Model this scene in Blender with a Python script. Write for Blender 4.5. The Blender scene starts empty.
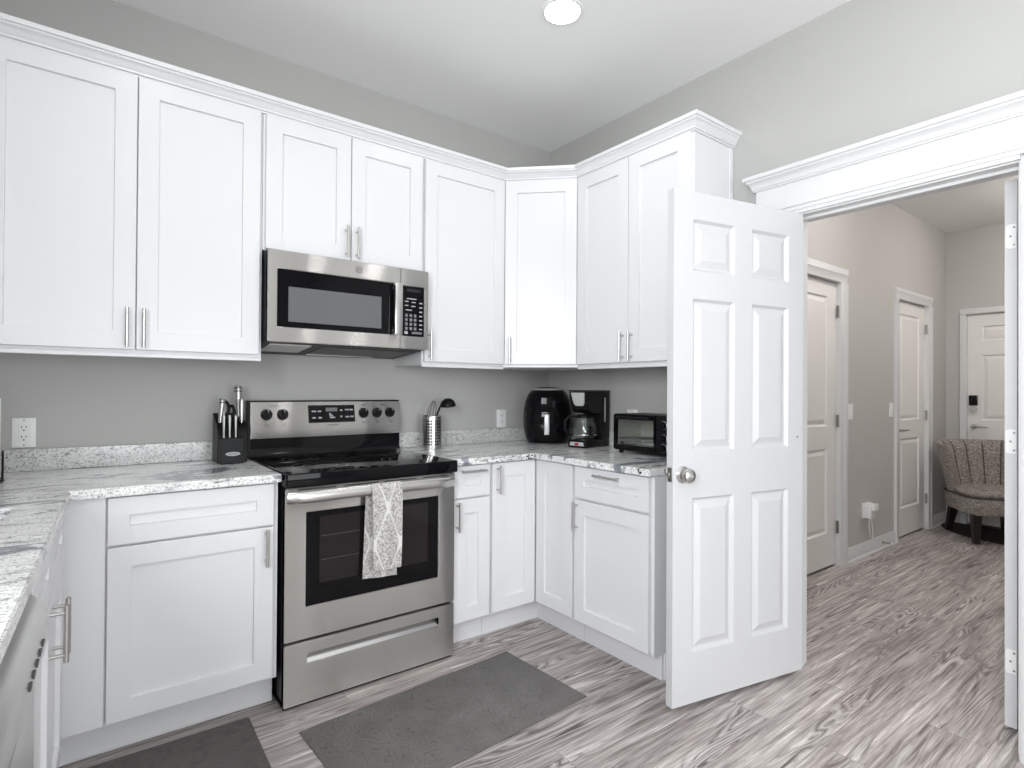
import bpy, bmesh, math, random
from mathutils import Vector, Matrix
random.seed(7)
R = math.radians
SC = bpy.context.scene
COL = SC.collection

# ------------------------------------------------------------------ camera
F_PX = 561.4
cam_d = bpy.data.cameras.new('camera')
cam_d.sensor_width = 36.0
cam_d.lens = F_PX / 1024 * 36.0
cam_d.shift_x = -5.72 / 1024
cam_d.shift_y = 2.2 / 1024
cam_d.clip_start = 0.02
cam = bpy.data.objects.new('camera', cam_d)
COL.objects.link(cam)
yaw, pit, rol = R(37.562), R(0.393), R(0.351)
fw = Vector((math.sin(yaw)*math.cos(pit), math.cos(yaw)*math.cos(pit), math.sin(pit)))
rt = Vector((math.cos(yaw), -math.sin(yaw), 0))
up = rt.cross(fw)
r2 = rt*math.cos(rol) + up*math.sin(rol)
u2 = r2.cross(fw)
M = Matrix(((r2.x, u2.x, -fw.x), (r2.y, u2.y, -fw.y), (r2.z, u2.z, -fw.z))).to_4x4()
M.translation = Vector((-2.5145, -2.9192, 1.2427))
cam.matrix_world = M
SC.camera = cam

# ------------------------------------------------------------------ exposure, sky, added daylight
SC.view_settings.view_transform = 'Standard'
SC.view_settings.look = 'None'
SC.view_settings.gamma = 1.0
SC.view_settings.use_curve_mapping = False
SC.view_settings.exposure = -0.58
SC.cycles.max_bounces = 10
SC.cycles.diffuse_bounces = 6
SC.cycles.sample_clamp_indirect = 6.0
LAMP_E = 66.0        # ceiling lamps
HALL_E = 74.0  # unseen domes added to brighten the hall
ADD_DAY_SIDE = 225.0  # lamps outside the added window and glass door
ADD_DAY_BACK = 175.0
w = bpy.data.worlds.new('sky')
SC.world = w
w.use_nodes = True
w.node_tree.nodes['Background'].inputs[0].default_value = (0.75, 0.87, 1.0, 1)
w.node_tree.nodes['Background'].inputs[1].default_value = 1.2

def area(name, loc, rot, sx, sy, power, color):
    d = bpy.data.lights.new(name, 'AREA')
    d.shape = 'RECTANGLE'; d.size = sx; d.size_y = sy
    d.energy = power; d.color = color
    o = bpy.data.objects.new(name, d)
    o.location = loc; o.rotation_euler = rot
    COL.objects.link(o)
    return o
area('added_daylight_side', (-3.48, -3.1, 1.75), (0, R(-90), 0), 1.2, 1.5, ADD_DAY_SIDE, (0.97, 0.98, 1.0))  # area lamp as daylight through the added side window
area('added_daylight_back', (-1.6, -6.3, 1.25), (R(90), 0, 0), 1.9, 2.1, ADD_DAY_BACK, (0.98, 0.985, 1.0))  # area lamp as daylight through the added glass door

# ------------------------------------------------------------------ materials
def mat(name, color=(0.8, 0.8, 0.8), rough=0.5, metal=0.0, **kw):
    m = bpy.data.materials.new(name)
    m.use_nodes = True
    b = m.node_tree.nodes['Principled BSDF']
    b.inputs['Base Color'].default_value = (*color, 1)
    b.inputs['Roughness'].default_value = rough
    b.inputs['Metallic'].default_value = metal
    for k, v in kw.items():
        b.inputs[k].default_value = v
    return m
class NT:
    """small helper around a node tree"""
    def __init__(s, m):
        s.t = m.node_tree; s.n = s.t.nodes; s.b = s.n['Principled BSDF']
    def new(s, ty, **kw):
        n = s.n.new(ty)
        for k, v in kw.items():
            setattr(n, k, v)
        return n
    def l(s, a, b): s.t.links.new(a, b)
    def coord(s, scale=(1, 1, 1), rot=(0, 0, 0), world=True):
        if world:
            g = s.new('ShaderNodeNewGeometry').outputs['Position']
        else:
            g = s.new('ShaderNodeTexCoord').outputs['Object']
        mp = s.new('ShaderNodeMapping')
        mp.inputs['Scale'].default_value = scale
        mp.inputs['Rotation'].default_value = rot
        s.l(g, mp.inputs['Vector'])
        return mp.outputs['Vector']
    def noise(s, vec, scale, detail=4, rough=0.55, dist=0.0):
        n = s.new('ShaderNodeTexNoise')
        n.inputs['Scale'].default_value = scale
        n.inputs['Detail'].default_value = detail
        n.inputs['Roughness'].default_value = rough
        n.inputs['Distortion'].default_value = dist
        s.l(vec, n.inputs['Vector'])
        return n.outputs['Fac']
    def ramp(s, fac, stops):
        r = s.new('ShaderNodeValToRGB')
        e = r.color_ramp.elements
        while len(e) < len(stops): e.new(0.5)
        for i, (p, c) in enumerate(stops):
            e[i].position = p
            e[i].color = (c, c, c, 1) if isinstance(c, (int, float)) else (*c, 1)
        s.l(fac, r.inputs['Fac'])
        return r.outputs['Color']
    def mix(s, fac, a, b, mode='MIX'):
        n = s.new('ShaderNodeMix', data_type='RGBA', blend_type=mode)
        for idx, v in ((0, fac), (6, a), (7, b)):
            if isinstance(v, (int, float)):
                n.inputs[idx].default_value = v if idx == 0 else (v, v, v, 1)
            elif isinstance(v, tuple):
                n.inputs[idx].default_value = (*v, 1)
            else: s.l(v, n.inputs[idx])
        return n.outputs[2]
    def math(s, op, a, b=0.0):
        n = s.new('ShaderNodeMath', operation=op)
        for i, v in enumerate((a, b)):
            if isinstance(v, (int, float)): n.inputs[i].default_value = v
            else: s.l(v, n.inputs[i])
        return n.outputs[0]
    def bump(s, h, strength=0.2, dist=0.01):
        n = s.new('ShaderNodeBump')
        n.inputs['Strength'].default_value = strength
        n.inputs['Distance'].default_value = dist
        s.l(h, n.inputs['Height'])
        s.l(n.outputs['Normal'], s.b.inputs['Normal'])

def wall_mat(name, color):
    m = mat(name, color, 0.75)
    t = NT(m)
    t.bump(t.noise(t.coord(), 160, 3), 0.12, 0.002)
    return m
MT = {}
MT['cab'] = mat('cabinet_white_paint', (0.735, 0.735, 0.75), 0.32)
MT['door'] = mat('door_white_paint', (0.60, 0.60, 0.615), 0.42)
MT['halldoor'] = mat('hall_door_paint', (0.78, 0.76, 0.74), 0.42)
MT['trim'] = mat('trim_white_paint', (0.66, 0.66, 0.665), 0.35)
MT['wall'] = wall_mat('kitchen_wall_paint', (0.438, 0.436, 0.422))
MT['hallwall'] = wall_mat('hall_wall_paint', (0.49, 0.475, 0.458))
MT['ceil'] = wall_mat('ceiling_paint', (0.86, 0.86, 0.85))
MT['black'] = mat('black_plastic', (0.006, 0.006, 0.007), 0.38, **{'Specular IOR Level': 0.18})
MT['blackgloss'] = mat('black_gloss', (0.004, 0.004, 0.005), 0.06, **{'Specular IOR Level': 0.22})
MT['blackglass'] = mat('black_glass', (0.004, 0.004, 0.005), 0.035, **{'Specular IOR Level': 0.16})
MT['pane'] = mat('oven_pane', (0.012, 0.009, 0.010), 0.05, **{'Specular IOR Level': 0.35})
MT['screen'] = mat('microwave_mesh_screen', (0.125, 0.127, 0.132), 0.2)
MT['nickel'] = mat('brushed_nickel', (0.56, 0.55, 0.53), 0.28, 1.0)
MT['chrome'] = mat('bright_steel', (0.72, 0.72, 0.72), 0.18, 1.0)
MT['darkmetal'] = mat('dark_metal', (0.08, 0.08, 0.08), 0.4, 0.8)
MT['hinge'] = mat('hinge_metal', (0.33, 0.32, 0.30), 0.4, 1.0)
MT['white'] = mat('white_plastic', (0.80, 0.80, 0.80), 0.4)
MT['slot'] = mat('outlet_slot', (0.02, 0.02, 0.02), 0.6)
MT['mark'] = mat('printed_white', (0.40, 0.40, 0.42), 0.5)
MT['greymark'] = mat('printed_grey', (0.16, 0.16, 0.17), 0.5)
MT['darkmark'] = mat('printed_dark', (0.05, 0.05, 0.05), 0.5)
MT['lens'] = mat('light_lens', (0.62, 0.62, 0.60), 0.35)
MT['red'] = mat('red_switch', (0.35, 0.01, 0.03), 0.3)
MT['silverplastic'] = mat('silver_plastic', (0.60, 0.60, 0.60), 0.35, 0.3)
MT['gasket'] = mat('toe_kick_shadow_gap', (0.03, 0.03, 0.03), 0.8)
MT['darkwood'] = mat('dark_wood_leg', (0.012, 0.009, 0.008), 0.35)
MT['paper'] = mat('paper_towel', (0.82, 0.82, 0.81), 0.9)
MT['sinksteel'] = mat('sink_steel', (0.42, 0.41, 0.40), 0.35, 0.9)
MT['glass'] = mat('clear_glass', (1, 1, 1), 0.02, **{'Transmission Weight': 1.0, 'IOR': 1.45})
MT['toaster_in'] = mat('oven_liner', (0.55, 0.54, 0.49), 0.45, 0.3)
MT['display'] = mat('lcd_display', (0.02, 0.022, 0.024), 0.1)
MT['blade'] = MT['chrome']
MT['satin'] = mat('satin_knife_steel', (0.52, 0.52, 0.52), 0.36, 0.9)

def steel(name, tangent, col=(0.69, 0.672, 0.655), rough=0.22, aniso=0.85):
    """brushed sheet: reflections spread at right angles to the brushing"""
    m = mat(name, col, rough, 1.0)
    t = NT(m)
    gl = t.new('ShaderNodeBsdfAnisotropic')
    gl.inputs['Roughness'].default_value = rough
    gl.inputs['Anisotropy'].default_value = aniso
    c = t.new('ShaderNodeCombineXYZ')
    for i in range(3): c.inputs[i].default_value = tangent[i]
    t.l(c.outputs[0], gl.inputs['Tangent'])
    n = t.noise(t.coord((4, 4, 900)), 1.0, 2)
    t.l(t.ramp(n, [(0.3, tuple(x*0.93 for x in col)), (0.7, tuple(x*1.06 for x in col))]), gl.inputs['Color'])
    t.l(gl.outputs[0], t.n['Material Output'].inputs['Surface'])
    return m
MT['steel'] = steel('brushed_stainless', (1, 0, 0))
MT['steelhandle'] = mat('satin_stainless', (0.62, 0.61, 0.60), 0.27, 1.0)

def glassy(name):
    m = bpy.data.materials.new(name); m.use_nodes = True
    nt = m.node_tree; nt.nodes.clear()
    o = nt.nodes.new('ShaderNodeOutputMaterial'); mx = nt.nodes.new('ShaderNodeMixShader')
    tr = nt.nodes.new('ShaderNodeBsdfTransparent'); gl = nt.nodes.new('ShaderNodeBsdfGlossy')
    gl.inputs['Roughness'].default_value = 0.03
    tr.inputs[0].default_value = (0.93, 0.94, 0.94, 1)
    mx.inputs[0].default_value = 0.07
    nt.links.new(tr.outputs[0], mx.inputs[1]); nt.links.new(gl.outputs[0], mx.inputs[2])
    nt.links.new(mx.outputs[0], o.inputs[0])
    return m
MT['thinglass'] = glassy('thin_glass')

def emit(name, col, strength):
    m = mat(name, (0.9, 0.9, 0.9), 0.5)
    b = m.node_tree.nodes['Principled BSDF']
    b.inputs['Emission Color'].default_value = (*col, 1)
    b.inputs['Emission Strength'].default_value = strength
    return m
MT['lamp'] = emit('lamp_lens', (1.0, 0.985, 0.97), LAMP_E)
MT['hallfill'] = emit('added_hall_lamp_lens', (1.0, 0.962, 0.925), HALL_E)

def floor_mat():
    m = mat('grey_wood_plank_floor', (0.4, 0.38, 0.37), 0.42)
    t = NT(m)
    v = t.coord()
    br = t.new('ShaderNodeTexBrick')
    br.offset = 0.37; br.offset_frequency = 2
    br.inputs['Scale'].default_value = 1.0
    br.inputs['Brick Width'].default_value = 1.22
    br.inputs['Row Height'].default_value = 0.182
    br.inputs['Mortar Size'].default_value = 0.0012
    br.inputs['Mortar Smooth'].default_value = 0.2
    br.inputs['Bias'].default_value = 0.0
    br.inputs['Color1'].default_value = (0, 0, 0, 1)
    br.inputs['Color2'].default_value = (1, 1, 1, 1)
    br.inputs['Mortar'].default_value = (0.5, 0.5, 0.5, 1)
    t.l(v, br.inputs['Vector'])
    # shift the grain of every plank
    off = t.new('ShaderNodeVectorMath', operation='MULTIPLY_ADD')
    t.l(br.outputs['Color'], off.inputs[0])
    off.inputs[1].default_value = (37.0, 11.0, 5.0)
    t.l(v, off.inputs[2])
    def mapped(sc):
        mp = t.new('ShaderNodeMapping'); mp.inputs['Scale'].default_value = sc
        t.l(off.outputs[0], mp.inputs['Vector']); return mp.outputs['Vector']
    fine = t.noise(mapped((2.4, 48, 1)), 1.0, 7, 0.70, 0.5)
    hair = t.noise(mapped((5.0, 230, 1)), 1.0, 3, 0.6)
    broad = t.noise(mapped((0.9, 7, 1)), 1.0, 4, 0.6, 1.0)
    base = t.ramp(fine, [(0.33, (0.165, 0.139, 0.132)), (0.44, (0.33, 0.297, 0.287)), (0.55, (0.46, 0.424, 0.412)), (0.68, (0.72, 0.685, 0.67))])
    bl = t.ramp(broad, [(0.3, (0.66, 0.64, 0.635)), (0.55, (1.0, 1.0, 1.0)), (0.75, (1.22, 1.22, 1.22))])
    c1 = t.mix(1.0, base, bl, 'MULTIPLY')
    c1 = t.mix(1.0, c1, t.ramp(hair, [(0.35, (0.72, 0.71, 0.70)), (0.6, (1.12, 1.12, 1.12))]), 'MULTIPLY')
    rn = t.noise(mapped((0.75, 7.5, 1)), 1.0, 2, 0.45, 0.5)
    ring = t.math('SINE', t.math('MULTIPLY', rn, 150.0))
    dark = t.math('MULTIPLY', t.ramp(ring, [(0.55, 0.0), (0.95, 1.0)]), t.ramp(t.noise(mapped((1.6, 9, 1)), 1.0, 3), [(0.46, 0.0), (0.60, 0.85)]))
    pale = t.math('MULTIPLY', t.ramp(t.math('MULTIPLY', ring, -1.0), [(0.5, 0.0), (0.95, 1.0)]), t.ramp(t.noise(mapped((1.6, 9, 1)), 1.0, 3), [(0.46, 0.0), (0.60, 0.5)]))
    c2 = t.mix(dark, c1, (0.115, 0.095, 0.090))
    c2 = t.mix(pale, c2, (0.66, 0.63, 0.62))
    crack = t.math('MULTIPLY', t.ramp(t.noise(mapped((2.2, 55, 1)), 1.0, 2, 0.5, 0.3), [(0.27, 1.0), (0.33, 0.0)]), 0.9)
    c2 = t.mix(crack, c2, (0.07, 0.056, 0.052))
    tone = t.ramp(br.outputs['Color'], [(0.0, (0.97, 0.96, 0.96)), (1.0, (1.16, 1.155, 1.15))])
    c3 = t.mix(1.0, c2, tone, 'MULTIPLY')
    c4 = t.mix(t.math('MULTIPLY', br.outputs['Fac'], 0.6), c3, (0.10, 0.085, 0.08))
    t.l(c4, t.b.inputs['Base Color'])
    t.l(t.ramp(fine, [(0.3, 0.55), (0.7, 0.38)]), t.b.inputs['Roughness'])
    t.bump(fine, 0.12, 0.004)
    return m
MT['floor'] = floor_mat()

def granite(name, sc, rot, blotch=True):
    m = mat(name, (0.7, 0.7, 0.7), 0.14)
    t = NT(m)
    v = t.coord(sc, rot)
    v1 = t.coord((1, 1, 1))
    vein = t.noise(v, 1.0, 9, 0.74, 1.6)
    big = t.noise(t.coord((1.5, 4.5, 4.5), rot), 1.0, 4, 0.65, 1.4)
    fine = t.noise(v1, 150, 3, 0.75)
    med = t.noise(t.coord((26, 60, 60), rot), 1.0, 5, 0.78, 0.9)
    c = t.ramp(vein, [(0.31, (0.15, 0.155, 0.17)), (0.38, (0.48, 0.485, 0.495)), (0.44, (0.80, 0.80, 0.80)), (0.56, (0.90, 0.90, 0.89))])
    if blotch:
        cb = t.ramp(big, [(0.34, (0.26, 0.28, 0.32)), (0.41, (0.46, 0.48, 0.52)), (0.43, (0.97, 0.97, 0.97)), (0.52, (1, 1, 1))])
        c = t.mix(1.0, c, cb, 'MULTIPLY')
        ink = t.math('MULTIPLY', t.ramp(big, [(0.55, 0.0), (0.62, 1.0)]), t.ramp(med, [(0.46, 1.0), (0.50, 0.0)]))
        c = t.mix(ink, c, (0.03, 0.03, 0.033))
    if not blotch:
        c = t.mix(1.0, c, (0.74, 0.74, 0.735), 'MULTIPLY')
    c = t.mix(t.ramp(med, [(0.32, 0.9), (0.40 if blotch else 0.43, 0.0)]), c, (0.06, 0.06, 0.065))
    c = t.mix(t.ramp(fine, [(0.38, 0.75), (0.47, 0.0)]), c, (0.14, 0.135, 0.135))
    t.l(c, t.b.inputs['Base Color'])
    return m
MT['granite'] = granite('white_granite_veined', (3.2, 19.0, 30.0), (0, 0, R(4)))
MT['splash'] = granite('white_granite_speckled', (38.0, 38.0, 60.0), (0, R(40), 0), False)

def rubber():
    m = mat('embossed_grey_rubber', (0.080, 0.076, 0.073), 0.55)
    t = NT(m)
    v = t.coord((1, 1, 1), world=False)
    nz = t.noise(v, 9, 2, 0.5)
    w_ = t.new('ShaderNodeTexWave', wave_type='RINGS', rings_direction='Z')
    w_.inputs['Scale'].default_value = 7; w_.inputs['Distortion'].default_value = 12
    w_.inputs['Detail'].default_value = 1.0; w_.inputs['Detail Scale'].default_value = 2.4
    t.l(v, w_.inputs['Vector'])
    h = t.ramp(w_.outputs['Fac'], [(0.36, 0.0), (0.44, 1.0), (0.56, 1.0), (0.64, 0.0)])
    h2 = t.math('ADD', t.math('MULTIPLY', h, 0.9), t.math('MULTIPLY', t.noise(v, 260, 2), 0.35))
    t.bump(h2, 0.8, 0.009)
    t.l(t.ramp(nz, [(0.3, (0.130, 0.122, 0.117)), (0.7, (0.170, 0.162, 0.156))]), t.b.inputs['Base Color'])
    return m
MT['rubber'] = rubber()
def rubber_brown():
    m = mat('dark_brown_rubber', (0.05, 0.043, 0.042), 0.5)
    t = NT(m)
    v = t.coord((1, 1, 1), world=False)
    n = t.noise(v, 22, 5, 0.7, 1.2)
    t.bump(t.ramp(n, [(0.45, 0.0), (0.55, 1.0)]), 0.35, 0.003)
    t.l(t.ramp(n, [(0.3, (0.068, 0.058, 0.057)), (0.7, (0.118, 0.103, 0.100))]), t.b.inputs['Base Color'])
    return m
MT['rubber2'] = rubber_brown()
MT['doormat'] = mat('dark_brown_coir', (0.022, 0.015, 0.013), 0.9)

def tweed():
    m = mat('grey_tweed_fabric', (0.3, 0.27, 0.25), 0.95)
    t = NT(m)
    a = t.noise(t.coord((1, 1, 1), world=False), 95, 4, 0.8)
    b = t.noise(t.coord((40, 40, 160), world=False), 1.0, 3, 0.8)
    f = t.math('ADD', t.math('MULTIPLY', a, 0.6), t.math('MULTIPLY', b, 0.4))
    t.l(t.ramp(f, [(0.38, (0.055, 0.046, 0.042)), (0.5, (0.25, 0.22, 0.20)), (0.62, (0.50, 0.455, 0.42))]), t.b.inputs['Base Color'])
    t.bump(f, 0.4, 0.004)
    return m
MT['tweed'] = tweed()
MT['piping'] = mat('tweed_piping', (0.06, 0.052, 0.048), 0.9)

def towel_mat():
    m = mat('damask_towel', (0.4, 0.38, 0.36), 0.95)
    t = NT(m)
    tc = t.new('ShaderNodeTexCoord').outputs['Object']
    s = t.new('ShaderNodeSeparateXYZ'); t.l(tc, s.inputs[0])
    u = t.math('COSINE', t.math('MULTIPLY', s.outputs[0], 2*math.pi/0.115))
    v = t.math('COSINE', t.math('MULTIPLY', s.outputs[2], 2*math.pi/0.30))
    f = t.math('ABSOLUTE', t.math('ADD', u, v))
    line = t.ramp(f, [(0.0, 1.0), (0.10, 1.0), (0.16, 0.0)])
    nz = t.noise(tc, 150, 3, 0.6, 1.5)
    speck = t.ramp(nz, [(0.47, 0.0), (0.52, 0.85)])
    mask = t.math('MAXIMUM', line, speck)
    t.l(t.mix(mask, (0.25, 0.237, 0.225), (0.70, 0.68, 0.66)), t.b.inputs['Base Color'])
    t.bump(t.noise(tc, 500, 2), 0.4, 0.002)
    return m
MT['towel'] = towel_mat()

# ------------------------------------------------------------------ mesh helpers
def BM(): return bmesh.new()
def bx(bm, x0, x1, y0, y1, z0, z1, bev=0.0, seg=1):
    vs = [bm.verts.new((x, y, z)) for x in (x0, x1) for y in (y0, y1) for z in (z0, z1)]
    q = [(0, 1, 3, 2), (4, 6, 7, 5), (0, 4, 5, 1), (2, 3, 7, 6), (0, 2, 6, 4), (1, 5, 7, 3)]
    fs = [bm.faces.new([vs[i] for i in f]) for f in q]
    if bev > 0:
        es = list({e for f in fs for e in f.edges})
        bmesh.ops.bevel(bm, geom=es, offset=bev, segments=seg, affect='EDGES', profile=0.6)
    return vs
def frame_of(d):
    d = d.normalized()
    a = Vector((0, 0, 1)) if abs(d.z) < 0.9 else Vector((1, 0, 0))
    x = d.cross(a).normalized()
    return x, d.cross(x).normalized()
def tube(bm, pts, r, seg=10, cap=True, ry=None):
    """round (or elliptic) bar along a polyline; r a number or a list"""
    pts = [Vector(p) for p in pts]
    rings = []
    px = None
    for i, p in enumerate(pts):
        d = (pts[min(i+1, len(pts)-1)] - pts[max(i-1, 0)])
        x, y = frame_of(d)
        if px is not None:
            x = (px - d.normalized()*px.dot(d.normalized())).normalized()
            y = d.normalized().cross(x)
        px = x
        ri = r[i] if isinstance(r, (list, tuple)) else r
        rb = ri if ry is None else (ry[i] if isinstance(ry, (list, tuple)) else ry)
        rings.append([bm.verts.new(p + x*ri*math.cos(2*math.pi*k/seg) + y*rb*math.sin(2*math.pi*k/seg)) for k in range(seg)])
    for a, b in zip(rings, rings[1:]):
        for k in range(seg):
            bm.faces.new((a[k], a[(k+1) % seg], b[(k+1) % seg], b[k]))
    if cap:
        bm.faces.new(rings[0][::-1]); bm.faces.new(rings[-1])
def cyl(bm, p0, p1, r0, r1=None, seg=20):
    tube(bm, [p0, p1], [r0, r0 if r1 is None else r1], seg)
def lathe(bm, prof, seg=32, c=(0, 0, 0), sx=1.0, sy=1.0, power=2.0):
    """profile of (r, z) turned round the vertical; power > 2 squares it off"""
    rings = []
    for r, z in prof:
        ring = []
        for k in range(seg):
            a = 2*math.pi*k/seg
            ca, sa = math.cos(a), math.sin(a)
            e = 2.0/power
            x = math.copysign(abs(ca)**e, ca); y = math.copysign(abs(sa)**e, sa)
            ring.append(bm.verts.new((c[0]+r*sx*x, c[1]+r*sy*y, c[2]+z)))
        rings.append(ring)
    for a, b in zip(rings, rings[1:]):
        for k in range(seg):
            bm.faces.new((a[k], a[(k+1) % seg], b[(k+1) % seg], b[k]))
    if prof[0][0] > 1e-5: bm.faces.new(rings[0][::-1])
    if prof[-1][0] > 1e-5: bm.faces.new(rings[-1])
    bmesh.ops.remove_doubles(bm, verts=bm.verts[:], dist=1e-6)
def prism(bm, poly, axis, a0, a1, bev=0.0):
    """polygon in the two other axes (in x,y,z order) pushed along an axis"""
    def P(p, a):
        v = list(p); v.insert('xyz'.index(axis), a); return v
    A = [bm.verts.new(P(p, a0)) for p in poly]; B = [bm.verts.new(P(p, a1)) for p in poly]
    n = len(poly)
    fs = [bm.faces.new(A[::-1]), bm.faces.new(B)]
    fs += [bm.faces.new((A[i], A[(i+1) % n], B[(i+1) % n], B[i])) for i in range(n)]
    if bev:
        es = list({e for f in fs for e in f.edges})
        bmesh.ops.bevel(bm, geom=es, offset=bev, segments=1, affect='EDGES')
def grid_slab(bm, us, vs, skip, axis, a0, a1, bev=0.0):
    """slab over a grid of cells with some cells left out; axis = thickness direction"""
    def P(u, v, a):
        p = [u, v]; p.insert('xyz'.index(axis), a); return p
    nu, nv = len(us)-1, len(vs)-1
    full = lambda i, j: 0 <= i < nu and 0 <= j < nv and (i, j) not in skip
    V = {}
    def vert(i, j, a):
        k = (i, j, a)
        if k not in V: V[k] = bm.verts.new(P(us[i], vs[j], a0 if a == 0 else a1))
        return V[k]
    for i in range(nu):
        for j in range(nv):
            if not full(i, j): continue
            for a in (0, 1):
                f = [vert(i, j, a), vert(i+1, j, a), vert(i+1, j+1, a), vert(i, j+1, a)]
                bm.faces.new(f if a else f[::-1])
            for (di, dj, p, q) in ((-1, 0, (i, j), (i, j+1)), (1, 0, (i+1, j), (i+1, j+1)), (0, -1, (i, j), (i+1, j)), (0, 1, (i, j+1), (i+1, j+1))):
                if not full(i+di, j+dj):
                    bm.faces.new((vert(*p, 0), vert(*q, 0), vert(*q, 1), vert(*p, 1)))
    bmesh.ops.recalc_face_normals(bm, faces=bm.faces[:])
    if bev:
        es = [e for e in bm.edges if len(e.link_faces) == 2 and e.calc_face_angle(0) > 1.0]
        bmesh.ops.bevel(bm, geom=es, offset=bev, segments=2, affect='EDGES')
def sweep(bm, path, prof, closed=False):
    """profile of (out, z) mitred along a horizontal path of (x, y); out is to the right of travel"""
    n = len(path)
    P = [Vector(p) for p in path]
    rings = []
    for i in range(n):
        d0 = (P[i]-P[i-1]).normalized() if i > 0 else None
        d1 = (P[i+1]-P[i]).normalized() if i < n-1 else None
        if d0 is None: d0 = d1
        if d1 is None: d1 = d0
        n0 = Vector((d0.y, -d0.x)); n1 = Vector((d1.y, -d1.x))
        m = (n0+n1).normalized(); m = m / max(0.2, m.dot(n0))
        rings.append([bm.verts.new((P[i].x+m.x*o, P[i].y+m.y*o, z)) for o, z in prof])
    k = len(prof)
    for a, b in zip(rings, rings[1:]):
        for j in range(k):
            bm.faces.new((a[j], a[(j+1) % k], b[(j+1) % k], b[j]))
    bm.faces.new(rings[0]); bm.faces.new(rings[-1][::-1])
def build(name, bm, m, parent=None, smooth=True, label=None, loc=None):
    bmesh.ops.recalc_face_normals(bm, faces=bm.faces[:])
    if smooth:
        for f in bm.faces: f.smooth = True
        for e in bm.edges:
            e.smooth = len(e.link_faces) == 2 and e.calc_face_angle(0) < 0.65
    me = bpy.data.meshes.new(name)
    bm.to_mesh(me); bm.free()
    me.materials.append(MT[m] if isinstance(m, str) else m)
    o = bpy.data.objects.new(name, me)
    COL.objects.link(o)
    if parent is not None: o.parent = parent
    if loc is not None: o.location = loc
    if label: o['label'] = label
    return o
def tag(o, label, cat, group=None, kind=None):
    o['label'] = label; o['category'] = cat
    if group: o['group'] = group
    if kind: o['kind'] = kind
    return o
def thing(name, label, cat, loc=(0, 0, 0), rz=0.0, group=None, kind=None):
    o = bpy.data.objects.new(name, None)
    o.empty_display_size = 0.05
    COL.objects.link(o)
    o.location = loc; o.rotation_euler = (0, 0, R(rz))
    return tag(o, label, cat, group, kind)
def struct(name, bm, m, label, cat):
    return tag(build(name, bm, m), label, cat, kind='structure')
def text(name, s, size, loc, rot, m, parent, ext=0.0004):
    c = bpy.data.curves.new(name, 'FONT')
    c.body = s; c.size = size; c.extrude = ext; c.align_x = 'CENTER'; c.align_y = 'CENTER'
    t = bpy.data.objects.new(name+'_curve', c)
    COL.objects.link(t)
    dg = bpy.context.evaluated_depsgraph_get()
    me = bpy.data.meshes.new_from_object(t.evaluated_get(dg))
    bpy.data.objects.remove(t)
    me.name = name
    me.materials.clear(); me.materials.append(MT[m])
    o = bpy.data.objects.new(name, me)
    COL.objects.link(o)
    o.location = loc; o.rotation_euler = rot; o.parent = parent
    return o
FRONT = (R(90), 0, 0)      # text that reads from -y

# ------------------------------------------------------------------ setting: floor, walls, ceilings
KZ, HZ = 2.878, 2.79
HY, FX = -1.14, 4.08        # hall wall, far hall wall
bm = BM(); bx(bm, -3.4, 4.3, -6.2, 0.12, -0.1, 0.0)
struct('floor', bm, 'floor', 'grey wood-look plank floor running through kitchen and hall', 'floor')
bm = BM(); bx(bm, -3.38, 0.0, -6.12, 0.12, KZ, KZ+0.1)
struct('ceiling', bm, 'ceil', 'flat pale grey kitchen ceiling with a recessed light', 'ceiling')
bm = BM(); bx(bm, 0.12, 4.2, -2.75, -1.02, HZ, HZ+0.1)
struct('ceiling', bm, 'ceil', 'hall ceiling seen through the doorway', 'ceiling')
bm = BM(); bx(bm, -3.38, 0.12, 0.0, 0.12, 0, KZ)
struct('wall_back', bm, 'wall', 'grey kitchen wall behind the range and microwave', 'wall')
bm = BM(); grid_slab(bm, [-6.12, -2.465, -1.66, 0.0], [0, 2.05, KZ], {(1, 0)}, 'x', 0.0, 0.12)
struct('wall_right', bm, 'wall', 'grey kitchen wall with the open doorway to the hall', 'wall')
bm = BM(); grid_slab(bm, [-6.12, -3.9, -2.3, 0.0], [0, 1.12, 2.40, KZ], {(1, 1)}, 'x', -3.38, -3.26)
struct('wall_left', bm, 'wall', 'grey kitchen wall behind the sink run', 'wall')
bm = BM(); grid_slab(bm, [-3.26, -2.55, -0.65, 0.0], [0, 0.06, 2.2, KZ], {(1, 1)}, 'y', -6.12, -6.0)
struct('wall_front', bm, 'wall', 'grey wall at the far end behind the viewpoint', 'wall')
D2 = (0.995, 1.755); D3 = (2.85, 3.565)
bm = BM(); grid_slab(bm, [0.12, D2[0], D2[1], D3[0], D3[1], FX+0.12], [0, 2.03, HZ], {(1, 0), (3, 0)}, 'y', HY, HY+0.12)
bx(bm, 0.12, FX+0.12, HY+0.12, HY+0.14, 0, HZ)  # backing slab added to stop outside light leaking under the doors
struct('wall_hall_left', bm, 'hallwall', 'warm grey hall wall with two closed white doors', 'wall')
FD = (-2.10, -1.30)
bm = BM(); grid_slab(bm, [-2.75, FD[0], FD[1], HY], [0, 1.985, HZ], {(1, 0)}, 'x', FX, FX+0.12)
bx(bm, FX+0.12, FX+0.14, -2.75, HY, 0, HZ)  # added backing slab, blocks light from under the entry door
struct('wall_hall_end', bm, 'hallwall', 'warm grey wall at the end of the hall behind the chair', 'wall')
bm = BM(); bx(bm, 0.12, FX+0.12, -2.87, -2.75, 0, HZ)
struct('wall_hall_right', bm, 'hallwall', 'hall wall on the near side', 'wall')

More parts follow.
